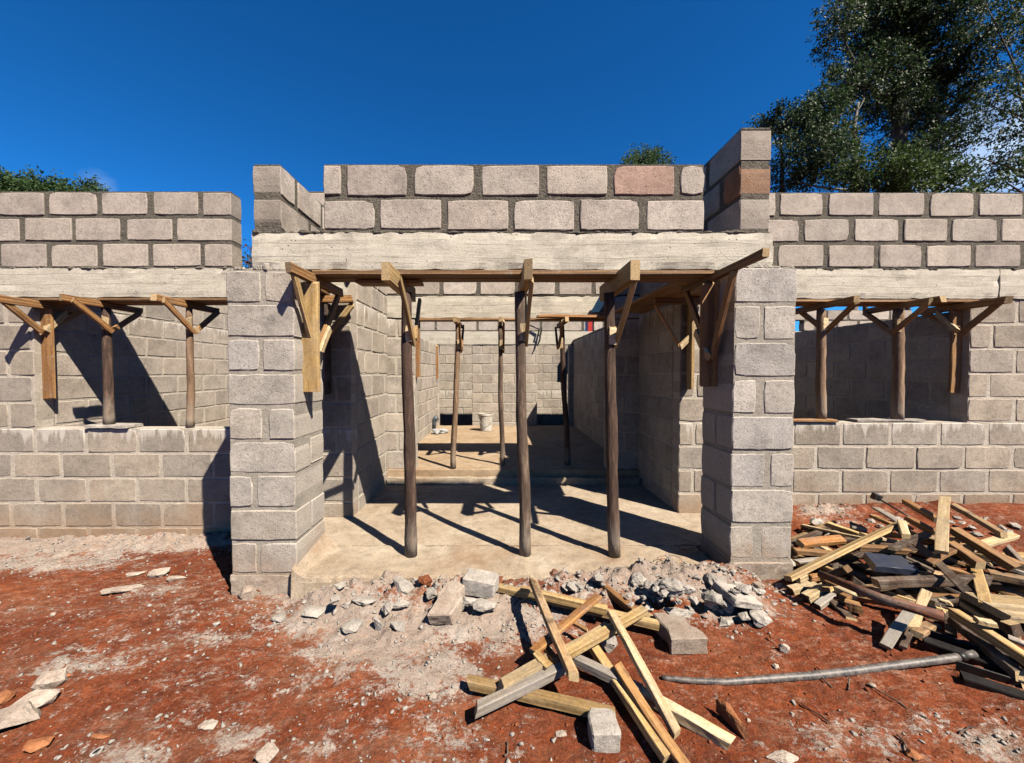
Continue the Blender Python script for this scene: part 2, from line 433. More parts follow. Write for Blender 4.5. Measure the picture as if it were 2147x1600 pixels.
class BlockMesh:
    """collects blocks and mortar of one wall; faces carry slot 0 (block) or 1 (mortar)"""
    def __init__(self, axis, base, seed):
        self.axis, self.base = axis, base
        self.r = random.Random(seed)
        self.V, self.F, self.MI, self.T, self.A = [], [], [], [], []
        self.nv = 0
    def _put(self, pts, faces, slot, tint, al=None):
        p = np.asarray(pts, float)
        if self.axis == 'x':
            w = np.stack([p[:, 0], self.base + p[:, 1], p[:, 2]], 1)
        else:
            w = np.stack([self.base + p[:, 1], p[:, 0], p[:, 2]], 1)
            faces = [f[::-1] for f in faces]
        self.V.append(w)
        self.F += [[i + self.nv for i in f] for f in faces]
        self.MI += [slot] * len(faces)
        self.T += [tint] * len(p)
        self.A += al if al else [0.0] * len(p)
        self.nv += len(p)
    def box(self, u0, u1, t0, t1, z0, z1, slot=1, tint=(0.4, 0.37, 0.33)):
        pts = [(u0, t0, z0), (u1, t0, z0), (u1, t1, z0), (u0, t1, z0), (u0, t0, z1), (u1, t0, z1), (u1, t1, z1), (u0, t1, z1)]
        self._put(pts, [[0, 3, 2, 1], [4, 5, 6, 7], [0, 1, 5, 4], [1, 2, 6, 5], [2, 3, 7, 6], [3, 0, 4, 7]], slot, tint)
    def block(self, u0, u1, t0, t1, z0, z1, tint, rough=0.004, nu=None, nz=6):
        r = self.r
        L, H = u1 - u0, z1 - z0
        b = min(0.007, L * 0.2)
        if nu is None: nu = max(4, min(10, int(L / 0.05) + 2))
        us = [0, b] + [b + (L - 2 * b) * k / (nu - 3) for k in range(1, nu - 3)] + [L - b, L]
        nu = len(us)
        zs = [0, b] + [b + (H - 2 * b) * k / (nz - 3) for k in range(1, nz - 3)] + [H - b, H]
        # wandering edges: bottom, top (per u) and the two ends (per z)
        def wander(n):
            a, c, ph = r.gauss(0, rough), r.gauss(0, rough * 0.7), r.uniform(0, 6)
            return [abs(a * (q / (n - 1) - 0.5) * 2 + c * math.sin(ph + q * 1.1)) + abs(r.gauss(0, rough * 0.35)) for q in range(n)]
        eb, et, el, er = wander(nu), wander(nu), wander(len(zs)), wander(len(zs))
        chip = {c: 0.002 + (r.random() < 0.20) * r.uniform(0.002, 0.011) for c in range(4)}
        ts = -abs(r.gauss(0, 0.0018)); tilt = r.gauss(0, 0.0022); rot = r.gauss(0, 0.004)
        pts, al = [], []
        for side in (0, 1):
            for i, u in enumerate(us):
                for j, z in enumerate(zs):
                    fu, fz = u / L, z / H
                    ring = i in (0, nu - 1) or j in (0, nz - 1)
                    uu = u + el[j] * (1 - fu) ** 4 - er[j] * fu ** 4
                    zz = z + eb[i] * (1 - fz) ** 3 - et[i] * fz ** 3
                    c = (0 if fu < 0.5 else 1) + (0 if fz < 0.5 else 2)
                    k = max(0, 1 - min(fu, 1 - fu) * L / 0.05) * max(0, 1 - min(fz, 1 - fz) * H / 0.05)
                    uu += (1 if fu < 0.5 else -1) * chip[c] * k
                    zz += (1 if fz < 0.5 else -1) * chip[c] * k
                    zz += rot * (fu - 0.5) * L
                    dt = (b * 0.55 + abs(r.gauss(0, 0.0015)) + chip[c] * k) if ring else r.gauss(0, 0.0009)
                    dt += ts + tilt * (fu - 0.5)
                    pts.append((u0 + uu, t0 + dt if side == 0 else t1 - dt, z0 + zz))
                    al.append(1.0 if ring else (0.38 if (i in (1, nu - 2) or j in (1, nz - 2)) else 0.0))
        n = nu * nz
        faces = []
        ix = lambda i, j: i * nz + j
        for i in range(nu - 1):
            for j in range(nz - 1):
                faces.append([ix(i, j), ix(i + 1, j), ix(i + 1, j + 1), ix(i, j + 1)])
                faces.append([n + ix(i, j), n + ix(i, j + 1), n + ix(i + 1, j + 1), n + ix(i + 1, j)])
        for i in range(nu - 1):
            a, c = ix(i, 0), ix(i + 1, 0)
            faces.append([a, a + n, c + n, c])
            a, c = ix(i, nz - 1), ix(i + 1, nz - 1)
            faces.append([a, c, c + n, a + n])
        for j in range(nz - 1):
            a, c = ix(0, j), ix(0, j + 1)
            faces.append([a, c, c + n, a + n])
            a, c = ix(nu - 1, j), ix(nu - 1, j + 1)
            faces.append([a, a + n, c + n, c])
        self._put(pts, faces, 0, tint, al)
    def build(self, name, mats, parent, label=None):
        V = np.concatenate(self.V)
        me = mesh_from(name, V, self.F)
        me.polygons.foreach_set('material_index', self.MI)
        a = me.color_attributes.new('tint', 'FLOAT_COLOR', 'POINT')
        c = np.ones((len(V), 4), np.float32); c[:, :3] = np.asarray(self.T); c[:, 3] = self.A
        a.data.foreach_set('color', c.ravel())
        o = link(name, me, mats, parent, (0, 0, 0))
        if label: o['label'] = label
        return o

def tint_of(r, style):
    if style == 'new':
        base = r.choice([(0.50, 0.435, 0.375), (0.525, 0.46, 0.395), (0.48, 0.42, 0.37), (0.54, 0.48, 0.42)])
    elif style == 'pillar':
        base = r.choice([(0.49, 0.45, 0.40), (0.52, 0.48, 0.43), (0.47, 0.44, 0.41), (0.51, 0.455, 0.39)])
    elif style == 'inner':
        base = r.choice([(0.47, 0.405, 0.34), (0.50, 0.44, 0.375), (0.44, 0.39, 0.335), (0.515, 0.45, 0.37)])
    else:
        base = r.choice([(0.40, 0.345, 0.285), (0.43, 0.37, 0.305), (0.39, 0.345, 0.295), (0.45, 0.385, 0.31)])
    k = r.uniform(0.86, 1.10)
    return tuple(c * k for c in base)

def block_wall(name, parent, axis, base, thick, u0, u1, bands, mats, style, openings=(), joint=(0.022, 0.016), recess=0.004,
               phase=0.0, pitch=0.45, seed=1, label=None, special=None, rough=0.004):
    """bands: (z0, z1, courses); phase: where a joint of the first course falls"""
    B = BlockMesh(axis, base, seed)
    r = B.r
    jv, jb = joint
    row = 0
    for (z0, z1, nc) in bands:
        ch = (z1 - z0) / nc
        for k in range(nc):
            a, b = z0 + k * ch, z0 + (k + 1) * ch
            cuts = [(o[0], o[1]) for o in openings if min(b, o[3]) - max(a, o[2]) > ch * 0.5]
            start = phase + (pitch / 2 if row % 2 else 0)
            j0 = math.floor((u0 - start) / pitch)
            us = [start + (j0 + q) * pitch + r.gauss(0, 0.006) for q in range(int((u1 - u0) / pitch) + 4)]
            us = [u0 - 1] + [q for q in us if u0 + 0.13 < q < u1 - 0.13] + [u1 + 1]
            for q in range(len(us) - 1):
                p, s = max(us[q], u0), min(us[q + 1], u1)
                if s - p < 0.03: continue
                for (g, h) in _subtract((p, s), cuts):
                    if h - g < 0.05: continue
                    e0 = 0.0 if (abs(g - u0) < 1e-6 or any(abs(g - c[1]) < 1e-6 for c in cuts)) else jv / 2 * r.uniform(0.7, 1.3)
                    e1 = 0.0 if (abs(h - u1) < 1e-6 or any(abs(h - c[0]) < 1e-6 for c in cuts)) else jv / 2 * r.uniform(0.7, 1.3)
                    t = tint_of(r, style)
                    if special:
                        sp = special(row, (g + h) / 2)
                        if sp: t = sp
                    B.block(g + e0, h - e1, 0, thick, a + jb * 0.5 * r.uniform(0.6, 1.3), b - jb * 0.5 * r.uniform(0.6, 1.3), t, rough)
            row += 1
    # mortar core: split at the openings' edges so that nothing fills them
    Z0, Z1 = bands[0][0], bands[-1][1]
    ue = sorted({u0 + recess, u1 - recess} | {min(max(o[0] - recess, u0), u1) for o in openings} | {min(max(o[1] + recess, u0), u1) for o in openings})
    for p, s in zip(ue[:-1], ue[1:]):
        if s - p < 0.012: continue
        m = (p + s) / 2
        zc = [(o[2] - recess, o[3] + recess) for o in openings if o[0] - recess < m < o[1] + recess]
        for (za, zb) in _subtract((Z0, Z1 - 0.004), zc):
            if zb - za > 0.01:
                B.box(p, s, recess, thick - recess, za, zb)
    return B.build(name, mats, parent, label)

def pillar(name, parent, x0, x1, y0, y1, z0, n, ch, seed, label):
    """square pillar of paired blocks, the pairs turned a quarter every course"""
    B = BlockMesh('x', 0.0, seed)
    r = B.r
    for k in range(n):
        a = z0 + k * ch + 0.006 * r.random(); b = z0 + (k + 1) * ch - 0.010 - 0.006 * r.random()
        dx0, dx1 = r.gauss(-0.001, 0.003), r.gauss(0.001, 0.003); dy = abs(r.gauss(0, 0.003))
        if k % 2 == 0:
            ym = (y0 + y1) / 2
            B.block(x0 + dx0, x1 + dx1, y0 + dy, ym - 0.012, a, b, tint_of(r, 'pillar'), 0.004)
            B.block(x0 + dx0, x1 + dx1, ym + 0.012, y1, a, b, tint_of(r, 'pillar'), 0.004)
        else:
            xm = x0 + (x1 - x0) * r.uniform(0.34, 0.66); g = r.uniform(0.008, 0.024)
            B.block(x0 + dx0, xm - g, y0 + dy, y1, a, b, tint_of(r, 'pillar'), 0.004)
            B.block(xm + g, x1 + dx1, y0 + dy, y1, a, b, tint_of(r, 'pillar'), 0.004)
    c = 0.0065
    B.box(x0 + c, x1 - c, y0 + c, y1 - c, z0, z0 + n * ch - 0.012)
    return B.build(name, (M['blk_pil'], M['mor_md']), parent, label)

def rough_box(x0, x1, y0, y1, z0, z1, res, amp, scale=9.0, seed=0, edge=0.0):
    """box cut into a grid and displaced by continuous noise; edge>0 also nibbles its long edges"""
    nx, ny, nz = (max(1, int(round((b - a) / res))) for a, b in ((x0, x1), (y0, y1), (z0, z1)))
    idx, V, F = {}, [], []
    def vid(i, j, k):
        key = (i, j, k)
        if key not in idx:
            idx[key] = len(V)
            V.append((x0 + (x1 - x0) * i / nx, y0 + (y1 - y0) * j / ny, z0 + (z1 - z0) * k / nz))
        return idx[key]
    for i in range(nx):
        for j in range(ny):
            F.append([vid(i, j, 0), vid(i, j + 1, 0), vid(i + 1, j + 1, 0), vid(i + 1, j, 0)])
            F.append([vid(i, j, nz), vid(i + 1, j, nz), vid(i + 1, j + 1, nz), vid(i, j + 1, nz)])
    for i in range(nx):
        for k in range(nz):
            F.append([vid(i, 0, k), vid(i + 1, 0, k), vid(i + 1, 0, k + 1), vid(i, 0, k + 1)])
            F.append([vid(i, ny, k), vid(i, ny, k + 1), vid(i + 1, ny, k + 1), vid(i + 1, ny, k)])
    for j in range(ny):
        for k in range(nz):
            F.append([vid(0, j, k), vid(0, j, k + 1), vid(0, j + 1, k + 1), vid(0, j + 1, k)])
            F.append([vid(nx, j, k), vid(nx, j + 1, k), vid(nx, j + 1, k + 1), vid(nx, j, k + 1)])
    P = np.array(V)
    d = np.stack([fbm(P + o, scale, 3, seed + q) for q, o in enumerate((0.0, 17.3, 41.7))], 1) * amp
    if edge:
        c = np.array([(x0 + x1) / 2, (y0 + y1) / 2, (z0 + z1) / 2])
        on = (np.isclose(P[:, 0], x0) | np.isclose(P[:, 0], x1)).astype(int) + (np.isclose(P[:, 1], y0) | np.isclose(P[:, 1], y1)) + (np.isclose(P[:, 2], z0) | np.isclose(P[:, 2], z1))
        e = (on >= 2)[:, None] * (np.abs(vnoise(P, 14, seed + 9))[:, None]) * edge
        sg = np.sign(c - P)
        far = np.stack([np.isclose(P[:, q], v0) | np.isclose(P[:, q], v1) for q, (v0, v1) in enumerate(((x0, x1), (y0, y1), (z0, z1)))], 1)
        d = d + e * sg * far
    return P + d, F

def rough_part(name, parent, dims, mat, res=0.05, amp=0.004, scale=9.0, seed=0, edge=0.0, label=None, smooth=False):
    V, F = rough_box(*dims, res, amp, scale, seed, edge)
    o = link(name, mesh_from(name, V, F, smooth), (mat,), parent, (0, 0, 0))
    if label: o['label'] = label
    return o

# ------------------------------------------------------------------ timber
def plank_mesh(name, L, w, h, r, bow=0.004, cut=0.012, chamfer=0.003, n=7):
    """sawn piece along local X, slightly bowed and twisted, ends cut a little off square; slot 1 = end grain"""
    c = min(chamfer, w * 0.2, h * 0.2)
    sec = [(-w / 2 + c, -h / 2), (w / 2 - c, -h / 2), (w / 2, -h / 2 + c), (w / 2, h / 2 - c), (w / 2 - c, h / 2), (-w / 2 + c, h / 2), (-w / 2, h / 2 - c), (-w / 2, -h / 2 + c)]
    by, bz, tw = r.uniform(-bow, bow), r.uniform(-bow, bow), r.uniform(-0.04, 0.04)
    sk = [(r.uniform(-cut, cut), r.uniform(-cut, cut)) for _ in range(2)]
    V, F = [], []
    for i in range(n):
        t = i / (n - 1); x = (t - 0.5) * L
        q = 1 - (2 * t - 1) ** 2
        a = tw * (t - 0.5)
        for (y, z) in sec:
            yy = y * math.cos(a) - z * math.sin(a); zz = y * math.sin(a) + z * math.cos(a)
            e = 0.0
            if i == 0: e = sk[0][0] * y / w * 2 + sk[0][1] * z / h * 2
            if i == n - 1: e = sk[1][0] * y / w * 2 + sk[1][1] * z / h * 2
            g = 0.0012
            V.append((x + e, yy + by * q + r.uniform(-g, g), zz + bz * q + r.uniform(-g, g)))
    for i in range(n - 1):
        for k in range(8):
            a, b = i * 8 + k, i * 8 + (k + 1) % 8
            F.append([a, b, b + 8, a + 8])
    F.append(list(range(7, -1, -1)))
    F.append([(n - 1) * 8 + k for k in range(8)])
    me = mesh_from(name, V, F)
    me.polygons[len(F) - 1].material_index = 1
    me.polygons[len(F) - 2].material_index = 1
    return me

PR = random.Random(5)
def timber(name, p0, p1, w, h, mat, roll=0.0, parent=None, end='e_pale', bow=0.004, cut=0.01):
    """one piece of sawn timber from p0 to p1 (axis), w across, h deep"""
    p0, p1 = Vector(p0), Vector(p1)
    d = p1 - p0
    me = plank_mesh(name, d.length, w, h, PR, bow, cut)
    o = bpy.data.objects.new(name, me)
    COL.objects.link(o)
    me.materials.append(M[mat]); me.materials.append(M[end])
    x = d.normalized()
    up = Vector((0, 0, 1)) if abs(x.z) < 0.95 else Vector((0, -1, 0))
    y = up.cross(x).normalized(); z = x.cross(y)
    R = Matrix((x, y, z)).transposed().to_4x4() @ Matrix.Rotation(roll, 4, 'X')
    mid = (p0 + p1) / 2
    o.rotation_euler = R.to_euler()
    if parent is not None:
        o.parent = parent
        o.location = mid - parent.location
    else:
        o.location = mid
    return o

def tube(name, pts, radii, mat, parent=None, sides=12, jitter=0.0, seed=0, loc=None, smooth=True, cap_mat=None):
    """tapering round piece along a list of points"""
    r = random.Random(seed)
    pts = [Vector(p) for p in pts]
    base = Vector(loc) if loc is not None else Vector((0, 0, 0))
    V, F = [], []
    n = len(pts)
    prof = [1 + r.gauss(0, jitter) for _ in range(sides)]
    prev = None
    for i, p in enumerate(pts):
        t = (pts[min(i + 1, n - 1)] - pts[max(i - 1, 0)]).normalized()
        if prev is None:
            up = Vector((0, 1, 0)) if abs(t.y) < 0.9 else Vector((1, 0, 0))
            a = t.cross(up).normalized()
        else:
            a = (prev - t * prev.dot(t)).normalized()
        prev = a
        b = t.cross(a)
        for k in range(sides):
            an = 2 * math.pi * k / sides
            q = p + (a * math.cos(an) + b * math.sin(an)) * radii[i] * prof[k] * (1 + r.gauss(0, jitter * 0.5))
            V.append(q - base)
    for i in range(n - 1):
        for k in range(sides):
            c, d = i * sides + k, i * sides + (k + 1) % sides
            F.append([c, d, d + sides, c + sides])
    F.append(list(range(sides - 1, -1, -1)))
    F.append([(n - 1) * sides + k for k in range(sides)])
    me = mesh_from(name, V, F, smooth)
    mats = [M[mat] if isinstance(mat, str) else mat]
    if cap_mat:
        mats.append(M[cap_mat])
        for q in (len(F) - 1, len(F) - 2):
            me.polygons[q].material_index = 1; me.polygons[q].use_smooth = False
    return link(name, me, mats, parent, base)

def crooked(p0, p1, n, amp, seed):
    r = random.Random(seed)
    p0, p1 = Vector(p0), Vector(p1)
    ph = [r.uniform(0, 6) for _ in range(4)]
    out = []
    for i in range(n):
        t = i / (n - 1)
        w = math.sin(math.pi * t)
        o = Vector((math.sin(t * 4 + ph[0]) + 0.5 * math.sin(t * 9 + ph[1]), math.sin(t * 4 + ph[2]) + 0.5 * math.sin(t * 9 + ph[3]), 0)) * amp * w
        out.append(p0.lerp(p1, t) + o)
    return out

# ------------------------------------------------------------------ stones
def hull_mesh(name, dims, r, n=26, boxy=0.0, seed=0, rough=0.03):
    """angular broken lump: hull of points scattered on a rounded box"""
    bm = bmesh.new()
    for _ in range(n):
        v = Vector((r.gauss(0, 1), r.gauss(0, 1), r.gauss(0, 1))).normalized()
        m = max(abs(c) for c in v)
        v = v.lerp(v / m, boxy)
        k = r.uniform(0.82, 1.0)
        bm.verts.new((v.x * dims[0] / 2 * k, v.y * dims[1] / 2 * k, v.z * dims[2] / 2 * k))
    res = bmesh.ops.convex_hull(bm, input=bm.verts)
    bad = [e for e in res['geom_interior'] if isinstance(e, bmesh.types.BMVert)]
    bmesh.ops.delete(bm, geom=bad, context='VERTS')
    loose = [v for v in bm.verts if not v.link_faces]
    bmesh.ops.delete(bm, geom=loose, context='VERTS')
    bmesh.ops.subdivide_edges(bm, edges=bm.edges, cuts=3, use_grid_fill=True)
    P = np.array([v.co for v in bm.verts])
    s = max(dims)
    d = fbm(P + seed * 3.1, 4.5 / s, 4, seed, 0.62)
    for v, q in zip(bm.verts, d):
        v.co += v.co.normalized() * q * s * rough
    bmesh.ops.triangulate(bm, faces=bm.faces)
    me = bpy.data.meshes.new(name)
    bm.to_mesh(me); bm.free()
    return me

SR = random.Random(23)
def stone(name, loc, dims, mat, label, cat, rot=0.0, tilt=(0, 0), boxy=0.4, group=None, n=26, sink=0.15, rough=0.045):
    me = hull_mesh(name, dims, SR, n, boxy, SR.randrange(999), rough)
    o = link(name, me, (M[mat],), None, (loc[0], loc[1], loc[2] + dims[2] * (0.5 - sink)))
    o.rotation_euler = (tilt[0], tilt[1], rot)
    return tag(o, label, cat, group)

# ------------------------------------------------------------------ the unfinished house
house = tag(empty('unfinished_house', (0, 3.5, 0)), 'unfinished grey concrete block house with a pillared porch standing on red earth', 'house')

YL, YR, T = 3.55, 3.65, 0.15            # fronts of the two wings and wall thickness
PB = 4.72                                # wall at the back of the porch
BK = 8.50                                # rear wall
LT, LI, LR = (M['blk_l'], M['mor_lt']), (M['blk_in'], M['mor_in']), (M['blk_r'], M['mor_lt'])
UP = (M['blk_up'], M['mor_dk'])
old = dict(style='old', joint=(0.022, 0.013), recess=0.0045, rough=0.003)
new = dict(style='new', joint=(0.042, 0.027), recess=0.007, rough=0.003)
inn = dict(style='inner', joint=(0.018, 0.012), recess=0.0045, rough=0.003)

# wing with the window away from the timber pile
block_wall('wall', house, 'x', YL, T, -9.0, -1.31, [(-0.2275, 0.89, 5), (0.89, 2.05, 5)], LT, openings=[(-4.13, -2.0, 0.89, 2.05)],
           phase=at_depth(75, 920, YL).x, seed=3, label='front wall of the wing with lime runs under the window sill', **old)
rough_part('lintel', house, (-9.0, -1.40, YL - 0.012, YL + T + 0.01, 2.052, 2.308), M['lintel'], 0.055, 0.004, 8, 3, 0.012)
block_wall('parapet', house, 'x', YL + 0.004, T, -9.0, -2.36, [(2.31, 2.99, 3)], UP, phase=at_depth(97, 430, YL).x, seed=4, label='three course parapet with a broken open end', **new)
block_wall('parapet', house, 'x', YL + 0.004, T, -1.74, -1.31, [(2.31, 2.99, 3)], UP, phase=-1.9, seed=41, **new)
# wing behind the timber pile
block_wall('wall', house, 'x', YR, T, 1.66, 9.0, [(-0.163, 0.93, 5), (0.93, 2.055, 5)], LR, openings=[(2.30, 4.31, 0.93, 2.055)],
           phase=at_depth(1765, 915, YR).x, seed=5, label='front wall of the wing behind the timber pile, mud splashed at its foot', **old)
rough_part('lintel', house, (1.70, 4.55, YR - 0.012, YR + T + 0.01, 2.057, 2.328), M['lintel'], 0.055, 0.004, 8, 5, 0.012)
rough_part('lintel', house, (4.553, 9.0, YR - 0.014, YR + T + 0.01, 2.057, 2.326), M['lintel'], 0.055, 0.004, 8, 6, 0.012)
block_wall('parapet', house, 'x', YR + 0.004, T, 1.72, 9.0, [(2.33, 3.025, 3)], UP, phase=at_depth(1735, 430, YR).x, seed=6, label='three course parapet over the wing beside the trees', **new)

# porch: pillars, lintel, parapets
pillar('pillar', house, -1.735, -1.307, 2.55, 2.965, -0.14, 10, 0.2195, 7, 'sunlit square pillar with a plinth smeared in mud')
pillar('pillar', house, 1.503, 1.905, 2.55, 2.93, -0.06, 9, 0.2365, 8, 'square pillar beside the timber pile, its inner side in shade')
rough_part('plinth', house, (-1.737, -1.303, 2.547, 2.97, -0.16, 0.075), M['st_tan'], 0.035, 0.006, 9, 12, 0.008)
rough_part('plinth', house, (1.500, 1.908, 2.546, 2.935, -0.10, 0.155), M['st_tan'], 0.035, 0.006, 9, 13, 0.008)
rough_part('lintel', house, (-1.675, 1.865, 2.715, 2.93, 2.085, 2.338), M['lintel'], 0.05, 0.005, 8, 14, 0.014, 'deep pale porch lintel with board marks')
rough_part('lintel', house, (-1.69, -1.48, 2.934, YL - 0.016, 2.09, 2.335), M['lintel'], 0.05, 0.004, 8, 15, 0.01)
rough_part('lintel', house, (1.67, 1.868, 2.934, YR - 0.016, 2.09, 2.335), M['lintel'], 0.05, 0.004, 8, 16, 0.01)
def pinkish(row, u):
    if row == 1 and 0.80 < u < 1.22: return (0.47, 0.32, 0.26)
block_wall('parapet', house, 'x', 2.722, 0.19, at_depth(677, 400, 2.72).x, at_depth(1478, 400, 2.72).x, [(2.342, 2.80, 2)], UP,
           phase=at_depth(790, 450, 2.72).x, seed=9, label='two course porch parapet with wide dark joints', special=pinkish, **new)
block_wall('parapet', house, 'y', at_depth(530, 450, 2.72).x, 0.19, 2.722, 3.52, [(2.342, 2.80, 2)], UP, phase=2.722 + 0.42, pitch=0.42, seed=10, label='short parapet return two courses high', **new)
def rusty(row, u):
    if row == 1 and u < 2.95: return (0.42, 0.215, 0.115)
block_wall('parapet', house, 'y', at_depth(1552, 450, 2.72).x, 0.205, 2.722, 3.62, [(2.342, 3.045, 3)], UP, phase=2.722, pitch=0.44, seed=11,
           label='three course parapet return with one rust coloured block', special=rusty, **new)

# porch floor and inner floors
rough_part('porch_floor', house, (-1.30, 1.50, 2.49, 2.98, -0.25, 0.090), M['slab'], 0.03, 0.009, 7, 20, 0.045, 'dusty cement porch floor with a crumbling front edge')
rough_part('porch_floor', house, (-1.74, 1.92, 2.975, PB + 0.01, -0.25, 0.086), M['slab'], 0.08, 0.003, 4, 21)
rough_part('room_floor', house, (-8.8, 8.8, PB - 0.06, BK + 0.02, -0.2, 0.235), M['slab_in'], 0.12, 0.004, 5, 22, 0.006)
rough_part('room_floor', house, (-8.8, -1.48, YL + T + 0.006, PB - 0.07, -0.2, 0.230), M['slab_in'], 0.15, 0.003, 5, 23)
rough_part('room_floor', house, (1.83, 8.8, YR + T + 0.006, PB - 0.07, -0.2, 0.230), M['slab_in'], 0.15, 0.003, 5, 24)
rough_part('step', house, (-1.29, 1.64, PB - 0.16, PB - 0.065, 0.05, 0.165), M['slab'], 0.05, 0.008, 8, 25, 0.01)

# cement splashed into the corner between the sunlit pillar and the floor
V, F = [], []
nA, nB = 18, 7
for i in range(nA):
    for j in range(nB):
        yy = 2.47 + 0.52 * i / (nA - 1); t = j / (nB - 1)
        hgt = 0.13 * (0.55 + 0.45 * i / (nA - 1))
        V.append((-1.312 + 0.13 * t, yy, 0.07 + hgt * (1 - t) ** 1.8 if i > 0 else -0.12))
P_ = np.array(V); V = P_ + np.stack([fbm(P_, 12, 3, 1), fbm(P_, 12, 3, 2), fbm(P_, 12, 3, 3)], 1) * 0.006
for i in range(nA - 1):
    for j in range(nB - 1):
        F.append([i * nB + j, i * nB + j + 1, (i + 1) * nB + j + 1, (i + 1) * nB + j])
link('cement_fillet', mesh_from('cement_fillet', V, F), (M['slab'],), house, (0, 0, 0))

# porch side walls, wall at the back of the porch and the hall behind it
block_wall('wall', house, 'y', -1.46, T, YL + T + 0.004, PB - 0.003, [(0.0, 2.05, 9), (2.05, 2.95, 4)], LI, phase=3.9, seed=30, **inn)
block_wall('wall', house, 'y', 1.66, T, YR + T + 0.004, PB - 0.003, [(0.0, 2.05, 9), (2.05, 2.95, 4)], LI, phase=3.9, seed=31, **inn)
block_wall('wall', house, 'x', PB, T, -1.47, -0.985, [(0.0, 2.022, 9)], LI, phase=-1.2, seed=32, **inn)
block_wall('wall', house, 'x', PB, T, 1.29, 1.82, [(0.0, 2.022, 9)], LI, phase=1.5, seed=33, **inn)
rough_part('lintel', house, (-1.47, 1.82, PB - 0.012, PB + T + 0.01, 2.025, 2.284), M['lintel'], 0.06, 0.004, 8, 34, 0.012)
block_wall('parapet', house, 'x', PB, T, -1.47, 1.82, [(2.288, 2.74, 2)], UP, phase=at_depth(925, 600, PB).x, seed=35, **new)
block_wall('wall', house, 'y', -1.45, T, PB + T + 0.004, BK - 0.003, [(0.18, 1.965, 8)], LI, phase=5.0, seed=36, **inn)
block_wall('wall', house, 'y', 1.60, T, PB + T + 0.004, BK - 0.003, [(0.18, 2.045, 8)], LI, phase=5.0, seed=37, label='shaded hall wall with a pale cement cap', **inn)
rough_part('wall_cap', house, (1.59, 1.76, PB + T + 0.02, BK - 0.01, 2.046, 2.064), M['lintel'], 0.06, 0.006, 9, 38)
# rooms behind the two windows
block_wall('wall', house, 'y', -4.28, T, YL + T + 0.004, BK - 0.003, [(0.0, 2.02, 9), (2.02, 2.95, 4)], LI, phase=4.0, seed=39, **inn)
block_wall('wall', house, 'y', 4.33, T, YR + T + 0.004, BK - 0.003, [(0.18, 1.97, 8)], LI, phase=4.0, seed=40, label='deeply shaded side wall of the room by the timber pile', **inn)
# rear wall with two doorways and a gap in its top courses
block_wall('wall', house, 'x', BK, T, -8.8, 8.8, [(0.10, 1.965, 9)], LI, openings=[(-1.27, -0.56, 0.0, 1.965), (0.83, 1.50, 0.0, 1.965)], phase=0.1, seed=42,
           label='rear wall with two open doorways', **inn)
rough_part('lintel', house, (-8.8, 8.8, BK - 0.02, BK + T + 0.02, 1.968, 2.245), M['lintel'], 0.12, 0.004, 6, 43, 0.01)
block_wall('parapet', house, 'x', BK, T, -8.8, 8.8, [(2.248, 2.70, 2)], UP, openings=[(1.85, 2.03, 2.24, 2.475), (6.2, 6.5, 2.24, 2.475)], phase=0.0, seed=44, **new)
block_wall('wall', house, 'x', 10.12, T, -4.0, 5.0, [(-0.2, 2.25, 11)], (M['blk_l'], M['mor_md']), phase=0.0, seed=45, **inn)
# cement pads on the sills
rough_part('sill_pad', house, (at_depth(183, 900, YL).x, at_depth(272, 900, YL).x, YL - 0.03, YL + T - 0.01, 0.893, 0.918), M['st_gry'], 0.03, 0.004, 12, 50, 0.006)
rough_part('sill_pad', house, (at_depth(1800, 880, YR).x, at_depth(1945, 880, YR).x, YR + 0.01, YR + T - 0.01, 0.932, 0.952), M['st_gry'], 0.03, 0.004, 12, 51, 0.006)
# ragged mortar squeezed out along the tops of lintels and pillars
def mortar_line(p0, p1, n, size, seed, mat):
    r = random.Random(seed)
    n *= 4
    p0, p1 = Vector(p0), Vector(p1)
    P = np.array([p0.lerp(p1, i / (n - 1)) for i in range(n)])
    w = np.abs(fbm(P, 9, 4, seed, 0.7))
    pts = [Vector(p) + Vector((0, -0.006 * float(q), r.uniform(-.002, .002))) for p, q in zip(P, w)]
    tube('mortar_squeeze', pts, [max(0.002, size * 1.5 * float(q)) for q in w], mat, house, 7, 0.15, seed, (0, 0, 0), False)
mortar_line((-1.66, 2.73, 2.338), (1.84, 2.73, 2.338), 60, 0.010, 1, 'mor_dk')
mortar_line((-6.0, 3.55, 2.309), (-2.4, 3.55, 2.309), 50, 0.010, 2, 'mor_dk')
mortar_line((2.4, 3.65, 2.329), (6.0, 3.65, 2.329), 50, 0.010, 3, 'mor_dk')
mortar_line((-1.72, 2.57, 2.055), (-1.33, 2.60, 2.055), 14, 0.020, 4, 'mor_md')
mortar_line((1.52, 2.57, 2.068), (1.90, 2.60, 2.068), 14, 0.020, 5, 'mor_md')

